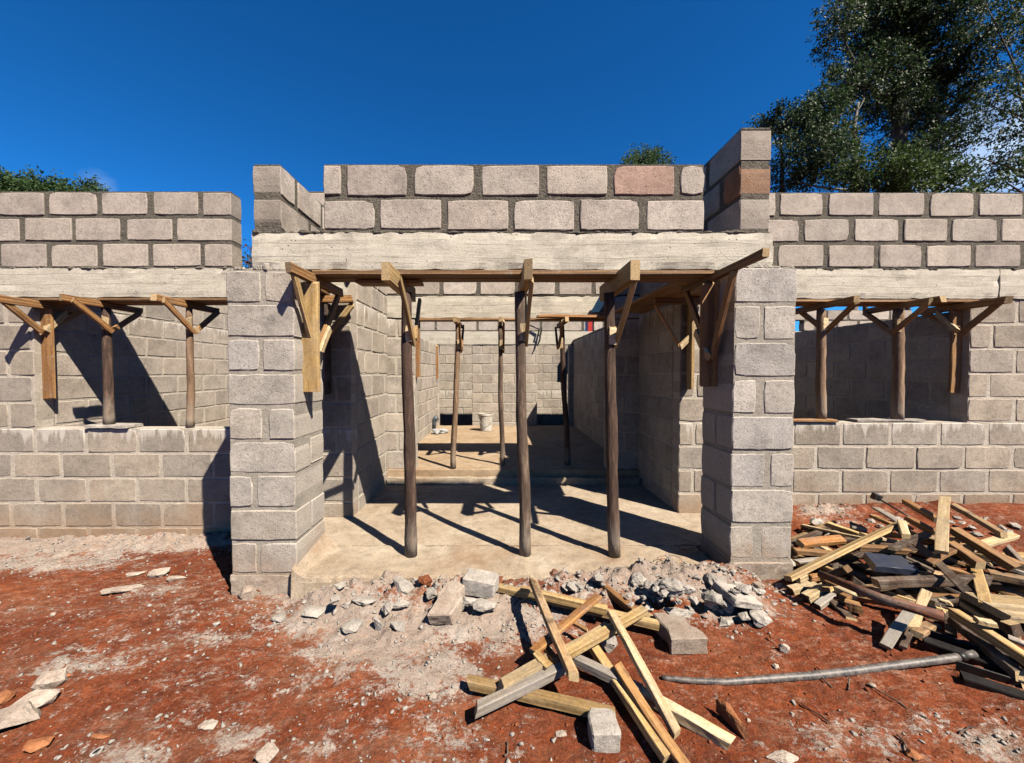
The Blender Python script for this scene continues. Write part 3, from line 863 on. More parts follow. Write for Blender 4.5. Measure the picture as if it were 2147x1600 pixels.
# ------------------------------------------------------------------ shuttering boards under the lintels
def shutter(label, x0, x1, y0, y1, z, th=0.022, mat='w_sof', group='shuttering boards under the lintels'):
    o = timber('shuttering_board', (x0, (y0 + y1) / 2, z - th / 2), (x1, (y0 + y1) / 2, z - th / 2), y1 - y0, th, mat, bow=0.002, cut=0.006)
    return tag(o, label, 'board', group)
shutter('long sawn board under the lintel of the window away from the timber pile', -4.6, -1.76, YL - 0.015, YL + 0.10, 2.046)
shutter('narrow back board under the lintel of the window away from the timber pile', -4.1, -1.80, YL + 0.11, YL + 0.23, 2.042)
shutter('long sawn board under the lintel of the window above the timber pile', 2.25, 4.36, YR - 0.015, YR + 0.10, 2.050)
shutter('narrow back board under the lintel of the window above the timber pile', 2.25, 4.30, YR + 0.11, YR + 0.23, 2.046)
shutter('front sawn board along the underside of the porch lintel', -1.26, 1.46, 2.70, 2.80, 2.080, 0.028)
shutter('second sawn board behind the front one under the porch lintel', -1.25, 1.45, 2.81, 2.93, 2.076, 0.028)
shutter('short lower packing board under the porch lintel beside the end pole', -1.0, -0.55, 2.82, 2.95, 2.044, 0.022)
shutter('board under the lintel of the inner doorway at the back of the porch', -0.97, 1.28, PB - 0.02, PB + 0.14, 2.020, 0.022)
o = timber('shuttering_board', (0.45, PB - 0.09, 2.035), (1.25, PB - 0.06, 2.03), 0.09, 0.03, 'w_ora'); tag(o, 'short orange board propped flat in front of the inner doorway lintel', 'board')
for k, (xa, xb, lb) in enumerate(((1.30, 1.47, 'wide rough ceiling board running back from the porch lintel, nearest the poles'), (1.478, 1.648, 'wide rough ceiling board running back from the porch lintel, beside the shaded wall'))):
    o = timber('shuttering_board', ((xa + xb) / 2, 2.95, 2.062 + 0.004 * k), ((xa + xb) / 2 - 0.02, 4.45, 2.052), xb - xa, 0.02, 'w_sof', bow=0.01)
    tag(o, lb, 'board', 'shuttering boards under the lintels')
o = timber('shuttering_board', (1.77, 2.95, 2.078), (1.77, 3.62, 2.078), 0.19, 0.02, 'w_sof'); tag(o, 'short board under the side beam by the shaded pillar', 'board', 'shuttering boards under the lintels')
o = timber('shuttering_board', (-1.58, 2.98, 2.078), (-1.58, 3.53, 2.078), 0.19, 0.02, 'w_sof'); tag(o, 'short board under the side beam by the sunlit pillar', 'board', 'shuttering boards under the lintels')

# ------------------------------------------------------------------ tee props that carry the shuttering
def tee_prop(label, base, top, zc, yf, yb, head=(0.042, 0.055), drop=0.22, post='bark_lt', rad=0.0360, amp=0.0060, side=1, seed=0, wood='w_brn', group=None, v_dy=0.0, brace=(0.045, 0.024), foot=None, head_x=0.0, back=True, point=True):
    """base: foot of the post; top: (x, y) of its head; zc: underside of the boards; the head runs front to back from yf to yb"""
    t = tag(empty('timber_prop', base), label, 'prop', group)
    bz = Vector(base)
    hz = zc - head[1]
    tp = Vector((top[0], top[1], hz - 0.001))
    pts = crooked(bz, tp, 16, amp, seed)
    r = random.Random(seed)
    radii = [rad * (1.08 - 0.20 * i / 15) * (1 + r.gauss(0, 0.045)) for i in range(16)]
    tube('post', pts, radii, post, t, 16, 0.045, seed, base, True, 'e_dark')
    hx = top[0] + head_x
    timber('head', (hx, yf, zc - head[1] / 2 + 0.004), (hx, yb, zc - head[1] / 2), head[0], head[1], wood, parent=t)
    vx = top[0] + side * (rad * 0.85 + brace[1] / 2)
    vz = hz - drop
    yv = top[1] + v_dy
    timber('brace', (vx + head_x * 0.4, yf + 0.05, hz + 0.02), (vx, yv + 0.01, vz), brace[1], brace[0], wood, parent=t, cut=0.02)
    if back:
        timber('brace', (vx + head_x * 0.4, yb - 0.05, hz + 0.01), (vx + side * 0.004, yv + 0.035, vz + 0.03), brace[1], brace[0], wood, parent=t, cut=0.02)
    # short block nailed where the braces meet the post
    timber('cleat', (top[0] + side * rad * 0.5, yv - 0.03, vz + 0.015), (top[0] + side * rad * 0.55, yv - 0.028, vz + 0.13), 0.05, 0.02, 'w_pale', parent=t)
    return t

def board_prop(label, x, y0, y1, z0, zc, xf, yf, yb, v, wood='w_yel', head=(0.045, 0.06), side=1, group=None, zf=None, yb0=None):
    """plank nailed to a jamb with a head and two braces; v: (y, z) where the braces meet"""
    t = tag(empty('jamb_prop', (x, (y0 + y1) / 2, z0)), label, 'prop', group)
    hz = zc - head[1]
    timber('plank', (x, (y0 + y1) / 2, z0), (x, (y0 + y1) / 2, hz), y1 - y0, 0.026, wood, parent=t, roll=0)
    xb = x + side * 0.030
    timber('head', (xb, yf, (zf if zf else zc - head[1] / 2)), (xb, yb, zc - head[1] / 2), head[0], head[1], 'w_brn', parent=t)
    timber('brace', (xb, yb0 or yf + 0.06, hz + 0.02), (xb, v[0] + 0.01, v[1]), 0.026, 0.05, 'w_yel' if wood != 'w_brn' else 'w_brn', parent=t, cut=0.02)
    timber('brace', (xb, yb - 0.05, hz + 0.01), (xb + side * 0.003, v[0] + 0.035, v[1] + 0.04), 0.026, 0.05, 'w_brn', parent=t, cut=0.02)
    timber('brace', (xb + side * 0.03, v[0] + 0.18, v[1] + 0.20), (xb + side * 0.03, v[0] + 0.02, v[1] + 0.02), 0.024, 0.05, 'w_pale', parent=t, cut=0.02)
    return t

G1, G2, G3, G4 = 'pole props in the window away from the timber pile', 'round poles under the porch lintel', 'pole props in the inner doorway', 'pole props in the window above the timber pile'
yw = YL + 0.06
# window away from the timber pile
board_prop('wide brown jamb plank with braced head in the window away from the timber pile', -4.115, YL - 0.004, YL + 0.146, 1.145, 2.022, 0, YL - 0.31, YL + 0.40, (YL + 0.02, 1.745), 'w_brn')
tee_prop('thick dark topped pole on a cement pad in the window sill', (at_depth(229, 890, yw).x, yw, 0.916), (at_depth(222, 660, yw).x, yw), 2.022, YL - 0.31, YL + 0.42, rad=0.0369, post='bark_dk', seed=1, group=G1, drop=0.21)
tee_prop('slim light brown pole nearest the sunlit pillar in the window sill', (at_depth(399, 885, yw).x, yw, 0.895), (at_depth(397, 660, yw).x, yw), 2.022, YL - 0.31, YL + 0.42, rad=0.0306, post='bark_lt', seed=2, group=G1, drop=0.22)
# porch
ym = 2.80
board_prop('yellow plank nailed to the sunlit pillar with two braces and a head', -1.288, 2.585, 2.765, 1.262, 2.052, 0, 2.40, 3.20, (2.74, 1.515), 'w_yel')
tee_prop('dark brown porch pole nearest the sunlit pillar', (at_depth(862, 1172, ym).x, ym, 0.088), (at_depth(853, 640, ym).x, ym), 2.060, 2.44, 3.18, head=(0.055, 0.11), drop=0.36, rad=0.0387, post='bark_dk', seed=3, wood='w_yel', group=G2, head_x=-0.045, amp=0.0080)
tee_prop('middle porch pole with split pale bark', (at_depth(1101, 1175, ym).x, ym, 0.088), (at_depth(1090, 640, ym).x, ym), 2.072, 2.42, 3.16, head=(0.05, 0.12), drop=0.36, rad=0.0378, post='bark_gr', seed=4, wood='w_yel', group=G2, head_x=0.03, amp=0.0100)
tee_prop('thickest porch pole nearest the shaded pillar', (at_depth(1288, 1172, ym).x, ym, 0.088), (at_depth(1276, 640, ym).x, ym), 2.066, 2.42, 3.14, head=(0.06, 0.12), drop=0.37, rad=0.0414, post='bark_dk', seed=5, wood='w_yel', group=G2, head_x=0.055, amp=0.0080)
board_prop('brown plank nailed to the shaded pillar with braces and a long projecting head', 1.484, 2.66, 2.84, 1.30, 2.050, 0, 2.18, 3.15, (2.70, 1.48), 'w_brn', side=-1, zf=2.045, yb0=2.47, head=(0.04, 0.045))
# props under the two side beams of the porch: heads run across
def cross_prop(label, xp, yp, w, z0, zc, arms, v, wood, group=None):
    t = tag(empty('jamb_prop', (xp, yp, z0)), label, 'prop', group)
    o = timber('plank', (xp, yp, z0), (xp, yp, zc - 0.065), 0.026, w, wood, parent=t)
    timber('head', (arms[0][0], yp - 0.05, zc - 0.03), (arms[1][0], yp - 0.05, zc - 0.03), 0.05, 0.06, 'w_brn', parent=t)
    for k, a in enumerate(arms):
        timber('brace', (a[0], yp - 0.045, a[1]), (v[0] + 0.01 * k, yp - 0.04, v[1]), (0.024, 0.024)[k], (0.022, 0.055)[k] if a[2] == 0 else 0.05, a[3], parent=t, cut=0.02)
    return t
cross_prop('bright yellow plank with vee braces on the wall end behind the shaded pillar', 1.735, YR - 0.017, 0.15, 1.24, 2.058, [(1.40, 2.00, 0, 'w_ora'), (1.86, 1.86, 1, 'w_pale')], (1.63, 1.62), 'w_yel')
cross_prop('dark plank on the wall end behind the sunlit pillar with vee braces', -1.50, YL - 0.017, 0.13, 1.20, 2.058, [(-1.72, 2.00, 1, 'w_brn'), (-1.27, 1.985, 1, 'w_yel')], (-1.545, 1.66), 'w_dark')
# inner doorway
yi = PB + 0.06
tee_prop('sunlit light brown pole at the step of the inner doorway', (at_depth(950, 985, yi - .04).x, yi - 0.04, 0.233), (at_depth(960, 680, yi - .04).x, yi - 0.04), 1.998, yi - 0.36, yi + 0.3, rad=0.0324, post='bark_lt', seed=6, group=G3, drop=0.30, amp=0.0150)
tee_prop('slim grey pole in the middle of the inner doorway', (at_depth(1053, 974, yi + .15).x, yi + 0.15, 0.236), (at_depth(1049, 680, yi).x, yi), 1.998, yi - 0.36, yi + 0.3, rad=0.0288, post='bark_gr', seed=7, group=G3, drop=0.30, amp=0.0100)
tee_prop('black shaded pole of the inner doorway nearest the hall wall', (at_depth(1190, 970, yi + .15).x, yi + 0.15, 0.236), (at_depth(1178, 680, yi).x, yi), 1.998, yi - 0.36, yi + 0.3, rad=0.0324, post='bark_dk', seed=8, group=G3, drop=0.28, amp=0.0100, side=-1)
o = timber('jamb_plank', (-0.968, PB + 0.05, 1.33), (-0.968, PB + 0.05, 1.99), 0.07, 0.024, 'w_ora'); tag(o, 'orange plank nailed to the sunlit jamb of the inner doorway', 'plank')
o = timber('jamb_plank', (-1.285, 8.30, 1.25), (-1.285, 8.30, 1.93), 0.07, 0.03, 'w_ora'); tag(o, 'thin orange plank on the far end of the sunlit hall wall', 'plank')
# window above the timber pile
yw = YR + 0.06
tee_prop('light brown pole on a board in the window above the pile, beside the pillar', (at_depth(1722, 878, yw).x, yw, 0.955), (at_depth(1721, 660, yw).x, yw), 2.026, YR - 0.31, YR + 0.4, rad=0.0387, post='bark_lt', seed=9, group=G4, drop=0.21, side=1, amp=0.0040)
tee_prop('thicker light brown pole in the middle of the window above the pile', (at_depth(1882, 878, yw).x, yw, 0.95), (at_depth(1884, 660, yw).x, yw), 2.026, YR - 0.31, YR + 0.4, rad=0.0450, post='bark_lt', seed=10, group=G4, drop=0.22, side=-1, amp=0.0040)
board_prop('broad dark jamb plank with a braced head in the window above the pile', 4.290, YR + 0.01, YR + 0.146, 1.20, 2.026, 0, YR - 0.31, YR + 0.40, (YR + 0.02, 1.75), 'w_brn', side=-1)
o = timber('sill_board', (at_depth(1668, 885, YR).x - 0.05, YR + 0.03, 0.944), (at_depth(1755, 885, YR).x, YR + 0.03, 0.944), 0.10, 0.022, 'w_brn'); tag(o, 'flat board under the pole beside the pillar on the window sill', 'board')

# ------------------------------------------------------------------ ground
DUST = []     # (x, y, rx, ry, strength) light cement dust; measured off the photograph
def dust(px, py, rx, ry, s, z=0.0):
    p = at_height(px, py, z); DUST.append((p.x, p.y, rx * 1.15, ry * 1.2, s * 1.1))
for a in ((700, 1280, .30, .20, 1.1), (800, 1330, .35, .22, 1.2), (900, 1400, .25, .16, 0.9), (600, 1270, .2, .14, .7), (1000, 1300, .5, .2, 1.0), (1350, 1250, .5, .16, 1.2),
          (1530, 1290, .25, .14, .9), (760, 1240, .6, .10, 1.2), (330, 1215, .30, .12, .5), (60, 1136, 1.5, .15, 1.15, -.07), (380, 1134, .6, .14, 1.0, -.07), (40, 1165, .8, .16, .85, -.06), (160, 1370, .25, .09, .7), (440, 1320, .3, .08, .55), (640, 1400, .3, .1, .45), (260, 1560, .2, .06, .65),
          (480, 1530, .15, .05, .6), (640, 1560, .12, .05, .5), (820, 1540, .12, .06, .4), (1100, 1570, .10, .04, .3), (60, 1290, .2, .06, .3), (900, 1500, .14, .06, .4), (2090, 1580, .18, .06, .6), (1950, 1530, .25, .05, .35), (1750, 1590, .1, .03, .3), (1950, 1085, .9, .12, .9), (1720, 1110, .2, .15, .9), (1620, 1250, .12, .1, .6), (250, 1330, .6, .16, .22), (520, 1400, .5, .13, .20), (130, 1240, .7, .16, .26), (740, 1460, .4, .12, .26), (460, 1260, .5, .16, .30), (900, 1560, .4, .1, .3), (1900, 1560, .5, .1, .28), (330, 1500, .4, .1, .3)):
    dust(*a)
def dustmap(x, y):
    s = np.zeros_like(x)
    for (cx, cy, rx, ry, k) in DUST:
        s = np.maximum(s, k * np.exp(-(((x - cx) / rx) ** 2 + ((y - cy) / ry) ** 2)))
    return s
def sstep(a, b, v):
    t = np.clip((v - a) / (b - a), 0, 1); return t * t * (3 - 2 * t)
def ground_z(x, y, detail=True):
    x = np.asarray(x, float); y = np.asarray(y, float)
    z = 0.028 * np.clip(x, -4, 4) - 0.01
    z = z - 0.03 * sstep(2.6, 3.4, y) * sstep(-1.2, -2.2, x) + 0.05 * sstep(3.0, 3.6, y) * sstep(1.5, 2.5, x)
    # spoil heaped against the porch floor and along the foot of the walls
    heap = np.exp(-((y - 2.43) / 0.19) ** 2) * sstep(-1.32, -1.05, x) * sstep(1.75, 1.45, x)
    z = z + heap * (0.058 + 0.085 * np.exp(-((x - 1.05) / 0.45) ** 2) + 0.02 * np.exp(-((x + 0.3) / 0.4) ** 2))
    z = z + 0.06 * np.exp(-((y - 3.50) / 0.2) ** 2) * (1 + np.abs(fbm(np.stack([x, y, 0 * x], 1), 8, 3, 77))) * (sstep(-1.4, -1.9, x) + sstep(1.7, 2.1, x)) * 0.7
    under = sstep(2.58, 2.75, y) * sstep(-1.42, -1.28, x) * sstep(1.95, 1.85, x) + sstep(3.72, 3.85, y)
    P = np.stack([x, y, np.zeros_like(x)], 1)
    near = sstep(12, 5, np.abs(x)) * sstep(9, 5, y)
    d = dustmap(x, y)
    z = z + fbm(P, 1.3, 3, 3) * 0.012
    if detail:
        z = z + near * (fbm(P, 9, 4, 5) * 0.006 + np.maximum(fbm(P, 24, 3, 8), 0) * 0.006 + d * np.maximum(fbm(P, 15, 4, 12, 0.65), -0.1) * 0.016 + heap * np.abs(fbm(P, 11, 4, 21, 0.6)) * 0.05 + heap * np.maximum(fbm(P, 5, 2, 29), 0) * 0.03)
        z = z + near * sstep(0.8, 1.6, x) * sstep(2.5, 1.9, y) * np.abs(fbm(P * np.array([1.0, 2.2, 1]), 10, 3, 31)) * 0.012
    z = z - np.clip(under, 0, 1) * 0.5
    return z

def axis(a, b, step, far, grow=1.28):
    core = list(np.arange(a, b + step * 0.5, step))
    s, v = step, core[-1]
    hi = []
    while v < far: s *= grow; v += s; hi.append(v)
    s, v = step, core[0]
    lo = []
    while v > -far: s *= grow; v -= s; lo.append(v)
    return np.array(lo[::-1] + core + hi)
gx = axis(-3.6, 3.9, 0.0155, 600)
gy = axis(1.25, 3.62, 0.0125, 600)
X, Y = np.meshgrid(gx, gy, indexing='ij')
x, y = X.ravel(), Y.ravel()
z = ground_z(x, y)
nx, ny = len(gx), len(gy)
ii = (np.arange(nx - 1)[:, None] * ny + np.arange(ny - 1)[None, :]).ravel()
me = mesh_np('ground', np.stack([x, y, z], 1), np.stack([ii, ii + ny, ii + ny + 1, ii + 1], 1), 4, True)
a = me.attributes.new('dust', 'FLOAT', 'POINT')
a.data.foreach_set('value', dustmap(x, y).astype(np.float32))

def mat_ground():
    N = Nodes('red_earth')
    v = N.coord()
    vs = N.coord(scale=(1, 1.6, 1))
    big = N.noise(1.3, 5, 0.65, v, 0.4)
    col = N.ramp(big, [(0.25, (0.120, 0.026, 0.009)), (0.5, (0.195, 0.047, 0.016)), (0.75, (0.28, 0.083, 0.030))])
    mid = N.noise(16, 5, 0.72, v)
    col = N.mix(1.0, col, N.ramp(mid, [(0.28, 0.55), (0.5, 1.0), (0.72, 1.4)]), 'MULTIPLY')
    f = N.noise(75, 5, 0.8, v)
    col = N.mix(1.0, col, N.ramp(f, [(0.30, 0.40), (0.48, 1.0), (0.70, 1.75)]), 'MULTIPLY')
    # cement dust: the measured patches broken up by noise, plus stray flecks
    d = N.attr('dust', 'Fac')
    n1 = N.noise(5.5, 6, 0.75, vs, 0.5)
    n2 = N.noise(42, 4, 0.75, v)
    s = N.math('ADD', d, N.math('ADD', N.rng(n1, 0.25, 0.75, -0.78, 0.55), N.rng(n2, 0.25, 0.75, -0.50, 0.50)))
    pale = N.ramp(N.noise(8, 5, 0.7, N.coord(off=(9, 2, 4))), [(0.3, (0.34, 0.30, 0.265)), (0.5, (0.46, 0.42, 0.375)), (0.7, (0.62, 0.575, 0.525))])
    pale = N.mix(1.0, pale, N.ramp(f, [(0.32, 0.35), (0.47, 1.0), (0.72, 1.25)]), 'MULTIPLY')
    pale = N.mix(N.rng(d, 0.75, 1.15, 0, 0.85), pale, N.mix(1.0, (0.36, 0.335, 0.305), N.ramp(f, [(0.30, 0.30), (0.47, 1.0), (0.72, 1.5)]), 'MULTIPLY'))
    col = N.mix(N.rng(s, 0.25, 0.62, 0, 0.96), col, pale)
    haze = N.rng(N.math('ADD', N.math('MULTIPLY', d, 0.6), N.rng(N.noise(2.6, 6, 0.7, vs, 0.8), 0.3, 0.8, -0.3, 0.5)), 0.08, 0.62, 0, 0.34)
    col = N.mix(haze, col, (0.40, 0.24, 0.15))
    mp = N.n('ShaderNodeMapping'); N.t.links.new(N.n('ShaderNodeTexCoord').outputs['Object'], mp.inputs['Vector'])
    mp.inputs['Rotation'].default_value = (0, 0, -0.5); mp.inputs['Scale'].default_value = (7, 17, 10)
    st = N.noise(1.7, 6, 0.78, mp.outputs[0], 0.3)
    stm = N.math('MULTIPLY', N.rng(st, 0.50, 0.63), N.rng(N.noise(1.1, 4, 0.6, N.coord(off=(1, 8, 2))), 0.38, 0.60), True)
    col = N.mix(N.math('MULTIPLY', stm, 0.55), col, N.mix(1.0, (0.47, 0.30, 0.21), N.ramp(f, [(0.30, 0.4), (0.48, 1.0), (0.72, 1.4)]), 'MULTIPLY'))
    fleck = N.math('MULTIPLY', N.rng(N.voro(55, v), 0.22, 0.12), N.rng(N.noise(7, 3, 0.6, N.coord(off=(5, 5, 5))), 0.56, 0.66), True)
    col = N.mix(N.math('MULTIPLY', fleck, 0.45), col, (0.50, 0.43, 0.36))
    h = N.math('ADD', N.math('MULTIPLY', mid, 0.8), N.math('MULTIPLY', f, 0.7))
    h = N.math('ADD', h, N.math('MULTIPLY', n2, 0.7))
    return N.done(col, N.bump(h, 0.9, 0.014), 0.97, 0.12)
ground = link('ground', me, (mat_ground(),))
tag(ground, 'red earth scattered with pale cement dust', kind='structure')

def gz(x, y):
    return float(ground_z(np.array([x]), np.array([y]))[0])
def on_ground(px, py):
    """ground point seen at a pixel of the photograph"""
    z = 0.0
    for _ in range(5):
        p = at_height(px, py, z); z = gz(p.x, p.y)
    return at_height(px, py, z)

# loose grit: uncountable
def scatter(name, n, size, mat, label, seed, weight):
    rg = np.random.default_rng(seed)
    temps = []
    for k in range(7):
        m = hull_mesh('tmp', (1, rg.uniform(0.6, 1), rg.uniform(0.35, 0.7)), random.Random(seed + k), 12, 0.3, k, 0.0)
        m2 = bmesh.new(); m2.from_mesh(m)
        bmesh.ops.dissolve_limit(m2, angle_limit=0.05, verts=m2.verts, edges=m2.edges)
        bmesh.ops.triangulate(m2, faces=m2.faces)
        m2.verts.ensure_lookup_table()
        temps.append((np.array([v.co for v in m2.verts]), np.array([[v.index for v in f.verts] for f in m2.faces])))
        m2.free(); bpy.data.meshes.remove(m)
    px = rg.uniform(-4.2, 4.4, n * 8); py = 1.3 + 2.25 * rg.random(n * 8) ** 1.25
    keep = rg.random(n * 8) < weight(px, py)
    px, py = px[keep][:n], py[keep][:n]
    inside = (py > 2.5) & (px > -1.75) & (px < 1.92)
    px, py = px[~inside], py[~inside]
    pz = ground_z(px, py)
    sz = size[0] * (size[1] / size[0]) ** (rg.random(len(px)) ** 2.2)
    V, F, nv = [], [], 0
    for k in range(len(px)):
        tv, tf = temps[rg.integers(7)]
        a = rg.uniform(0, 6.28); c, s = math.cos(a), math.sin(a)
        t = rg.uniform(-.4, .4)
        q = tv * sz[k]
        q = np.stack([q[:, 0] * c - q[:, 1] * s, q[:, 0] * s + q[:, 1] * c, q[:, 2] + q[:, 0] * t], 1) + (px[k], py[k], pz[k] + sz[k] * 0.10)
        V.append(q); F.append(tf + nv); nv += len(q)
    o = link(name, mesh_np(name, np.concatenate(V), np.concatenate(F), 3), (M[mat],))
    return tag(o, label, kind='stuff')
scatter('cement_grit', 5200, (0.004, 0.034), 'st_gry', 'loose grey cement grit in front of the porch', 61, lambda x, y: np.clip(dustmap(x, y) * 0.9, 0, 1) + 0.005)
scatter('pale_grit', 500, (0.004, 0.022), 'st_pale', 'small pale stone chips scattered over the red earth', 62, lambda x, y: np.clip(dustmap(x, y) * 0.25, 0, 1) + 0.10)
scatter('earth_crumbs', 5200, (0.004, 0.026), 'st_red', 'crumbs of red earth', 63, lambda x, y: np.clip(0.35 - dustmap(x, y) * 0.4, 0.03, 1))

scatter('mortar_rubble', 2200, (0.012, 0.060), 'st_gry', 'broken grey mortar rubble along the porch floor', 64, lambda x, y: np.clip(np.exp(-((y - 2.40) / 0.13) ** 2) * (0.6 + np.exp(-((x - 1.05) / 0.5) ** 2)) * (x > -1.25) * (x < 1.85), 0, 1))

# ------------------------------------------------------------------ stones and broken blocks
def rock(px, py, w, h, d, mat, label, cat='stone', rot=0.0, tilt=(0, 0), boxy=0.45, sink=0.18, group=None, n=26, name='stone', rough=0.03, lift=0.0):
    p = on_ground(px, py)
    return stone(name, (p.x, p.y, p.z + lift), (w, d, h), mat, label, cat, rot, tilt, boxy, group, n, sink, rough)

rock(262, 1240, .31, .05, .10, 'st_pale', 'long flat pale stone lying on bare red earth before the wing wall', rot=.35, n=18)
rock(332, 1208, .15, .06, .10, 'st_pale', 'blocky pale stone leaning behind the long flat one', rot=.3, tilt=(.3, 0), boxy=.8, n=16)
rock(290, 1205, .17, .03, .07, 'st_pale', 'thin pale slab between the long flat stone and the blocky one', rot=.2, n=16)
rock(372, 1216, .14, .035, .06, 'st_pale', 'small pointed pale stone beside the blocky one', rot=.2, n=14)
rock(106, 1440, .13, .085, .09, 'st_pale', 'squarish cream stone above the two large cream slabs', rot=.15, boxy=.8, n=24)
rock(72, 1480, .16, .07, .10, 'st_pale', 'cream stone overlapping the large cream slab at the picture edge', rot=.4, boxy=.5)
rock(22, 1515, .24, .08, .15, 'st_pale', 'largest cream slab cut by the picture edge', rot=.45, boxy=.5, n=22)
rock(8, 1470, .07, .05, .06, 'st_ora', 'small brown stone behind the large cream slab')
rock(80, 1570, .085, .045, .06, 'st_ora', 'orange stone below the large cream slab', rot=.5)
rock(136, 1422, .06, .03, .04, 'st_ora', 'small orange stone beside the squarish cream one')
rock(560, 1592, .09, .05, .07, 'st_pale', 'pale stone cut by the bottom edge of the picture')
rock(437, 1522, .085, .016, .05, 'st_pale', 'thin orange tinted flake lying alone on the red earth')
rock(210, 1545, .085, .014, .03, 'st_ora', 'long thin orange flake on the red earth')
rock(455, 1312, .045, .03, .035, 'st_gry', 'small pale pebble on the red earth before the sunlit pillar')
rock(110, 1290, .035, .02, .03, 'st_pale', 'tiny pale pebble far from the other stones before the wing wall')
rock(518, 1252, .12, .095, .10, 'st_tan', 'round stone at the foot of the sunlit pillar', boxy=.5)
rock(545, 1245, .07, .05, .05, 'st_red', 'reddish lump beside the round stone at the pillar foot')
rock(584, 1302, .09, .06, .07, 'st_gry', 'small domed stone before the sunlit pillar', boxy=.2)
rock(660, 1285, .14, .04, .11, 'st_gry', 'cracked flat grey slab in the dust before the porch floor', rot=-.2, n=14)
rock(735, 1318, .14, .05, .11, 'st_gry', 'pale grey slab sunk in the thickest dust', rot=.3, n=14)
rock(795, 1318, .085, .08, .09, 'st_gry', 'upright grey shard, paired with the pointed one', rot=.5, tilt=(.5, .3), n=14)
rock(832, 1325, .10, .085, .07, 'st_gry', 'pointed grey shard with a curved back', rot=-.5, tilt=(.4, -.3), n=14)
rock(842, 1232, .15, .05, .08, 'st_gry', 'tilted grey board shaped shard at the edge of the porch floor', rot=-.5, tilt=(.2, .35), boxy=.9, n=20)
rock(890, 1225, .10, .07, .07, 'st_red', 'dark reddish clod against the porch floor edge')
rock(762, 1262, .16, .04, .10, 'st_gry', 'low grey mortar lump in the dust under the porch edge')
rock(1015, 1275, .15, .06, .10, 'st_gry', 'grey mortar slab under the end of the long yellow plank', rot=.2)
rock(1030, 1275, .085, .07, .08, 'st_tan', 'rounded tan stone beside the mortar slab under the yellow plank', boxy=.2)
rock(985, 1265, .09, .055, .06, 'st_gry', 'small grey lump behind the broken tan block')
rock(1275, 1358, .10, .10, .09, 'st_gry', 'grey stone among the crossed planks', boxy=.6)
rock(1520, 1310, .10, .045, .06, 'st_gry', 'flat grey stone before the tilted paving slab', rot=.1)
rock(1598, 1305, .15, .07, .10, 'st_gry', 'angular white grey stone nearest the timber pile', rot=-.3, boxy=.6, n=18)
rock(1560, 1300, .07, .05, .06, 'st_gry', 'small grey stone between the two white grey ones')
rock(1490, 1262, .10, .075, .11, 'st_gry', 'pale stone wedged under the tilted slab', rot=.6)
rock(1425, 1290, .17, .05, .09, 'st_gry', 'low crumbling mortar lump above the notched block', rot=-.1, rough=.07)
rock(1340, 1225, .13, .08, .10, 'st_gry', 'rough grey lump on the rubble heap before the rusty wire', rot=.4, rough=.07)
rock(1410, 1240, .19, .08, .13, 'st_gry', 'biggest rough mortar lump of the rubble heap', rot=-.2, rough=.08, n=30)
rock(1500, 1225, .15, .07, .10, 'st_gry', 'slanting grey lump on the rubble heap by the shaded pillar', rot=-.6, tilt=(0, .3), rough=.06)
rock(1545, 1240, .12, .07, .09, 'st_gry', 'grey lump at the end of the rubble heap', rot=-.5, rough=.06)
rock(1588, 1235, .08, .05, .06, 'st_tan', 'tan pebble at the foot of the shaded pillar')
rock(1655, 1190, .08, .08, .08, 'st_gry', 'pale stone between the shaded pillar and the timber pile')
rock(1645, 1366, .05, .045, .04, 'st_pale', 'small white stone on bare red earth below the timber pile', boxy=.6)
rock(1627, 1400, .03, .02, .025, 'st_pale', 'tiny white pebble just above the grey pipe')
rock(1830, 1440, .03, .018, .025, 'st_pale', 'tiny tan pebble below the grey pipe')
rock(1915, 1588, .05, .03, .04, 'st_ora', 'small orange stone in the bottom corner below the pipe')
rock(1640, 1590, .12, .02, .05, 'st_pale', 'flat pale patchy stone in the red earth below the pipe')
rock(1010, 1430, .04, .03, .03, 'st_gry', 'grey pebble under the end of the crossed planks')
rock(908, 1466, .035, .03, .03, 'st_pale', 'small white stone by the end of the crossed planks')
rock(1177, 1540, .05, .012, .03, 'st_pale', 'white flake below the crossed planks')
rock(1530, 1520, .035, .075, .17, 'st_ora', 'reddish stone splinter standing up from the earth near the crossed planks', rot=.35, tilt=(.25, .1), n=14, sink=.1)
# rubble heap: more lumps that nothing tells apart
hr = random.Random(77)
for k in range(60):
    px = hr.choice((hr.uniform(640, 1000), hr.uniform(1120, 1590), hr.uniform(1200, 1590)))
    py = hr.uniform(1215, 1285)
    s = hr.uniform(.03, .085)
    rock(px, py, s * 1.3, s * .7, s, 'st_gry', 'small rough grey mortar lump in the rubble along the porch floor', rot=hr.uniform(0, 3), group='small mortar lumps along the porch floor', n=16, rough=.06, name='mortar_lump')
for k in range(26):
    px = hr.choice((hr.uniform(1675, 1880), hr.uniform(1990, 2147))); py = hr.uniform(1075, 1125)
    s = hr.uniform(.04, .10)
    rock(px, py, s * 1.3, s * .6, s, 'st_gry', 'small grey shard at the wall foot behind the timber pile', rot=hr.uniform(0, 3), group='grey shards at the wall foot', n=14, name='mortar_lump')

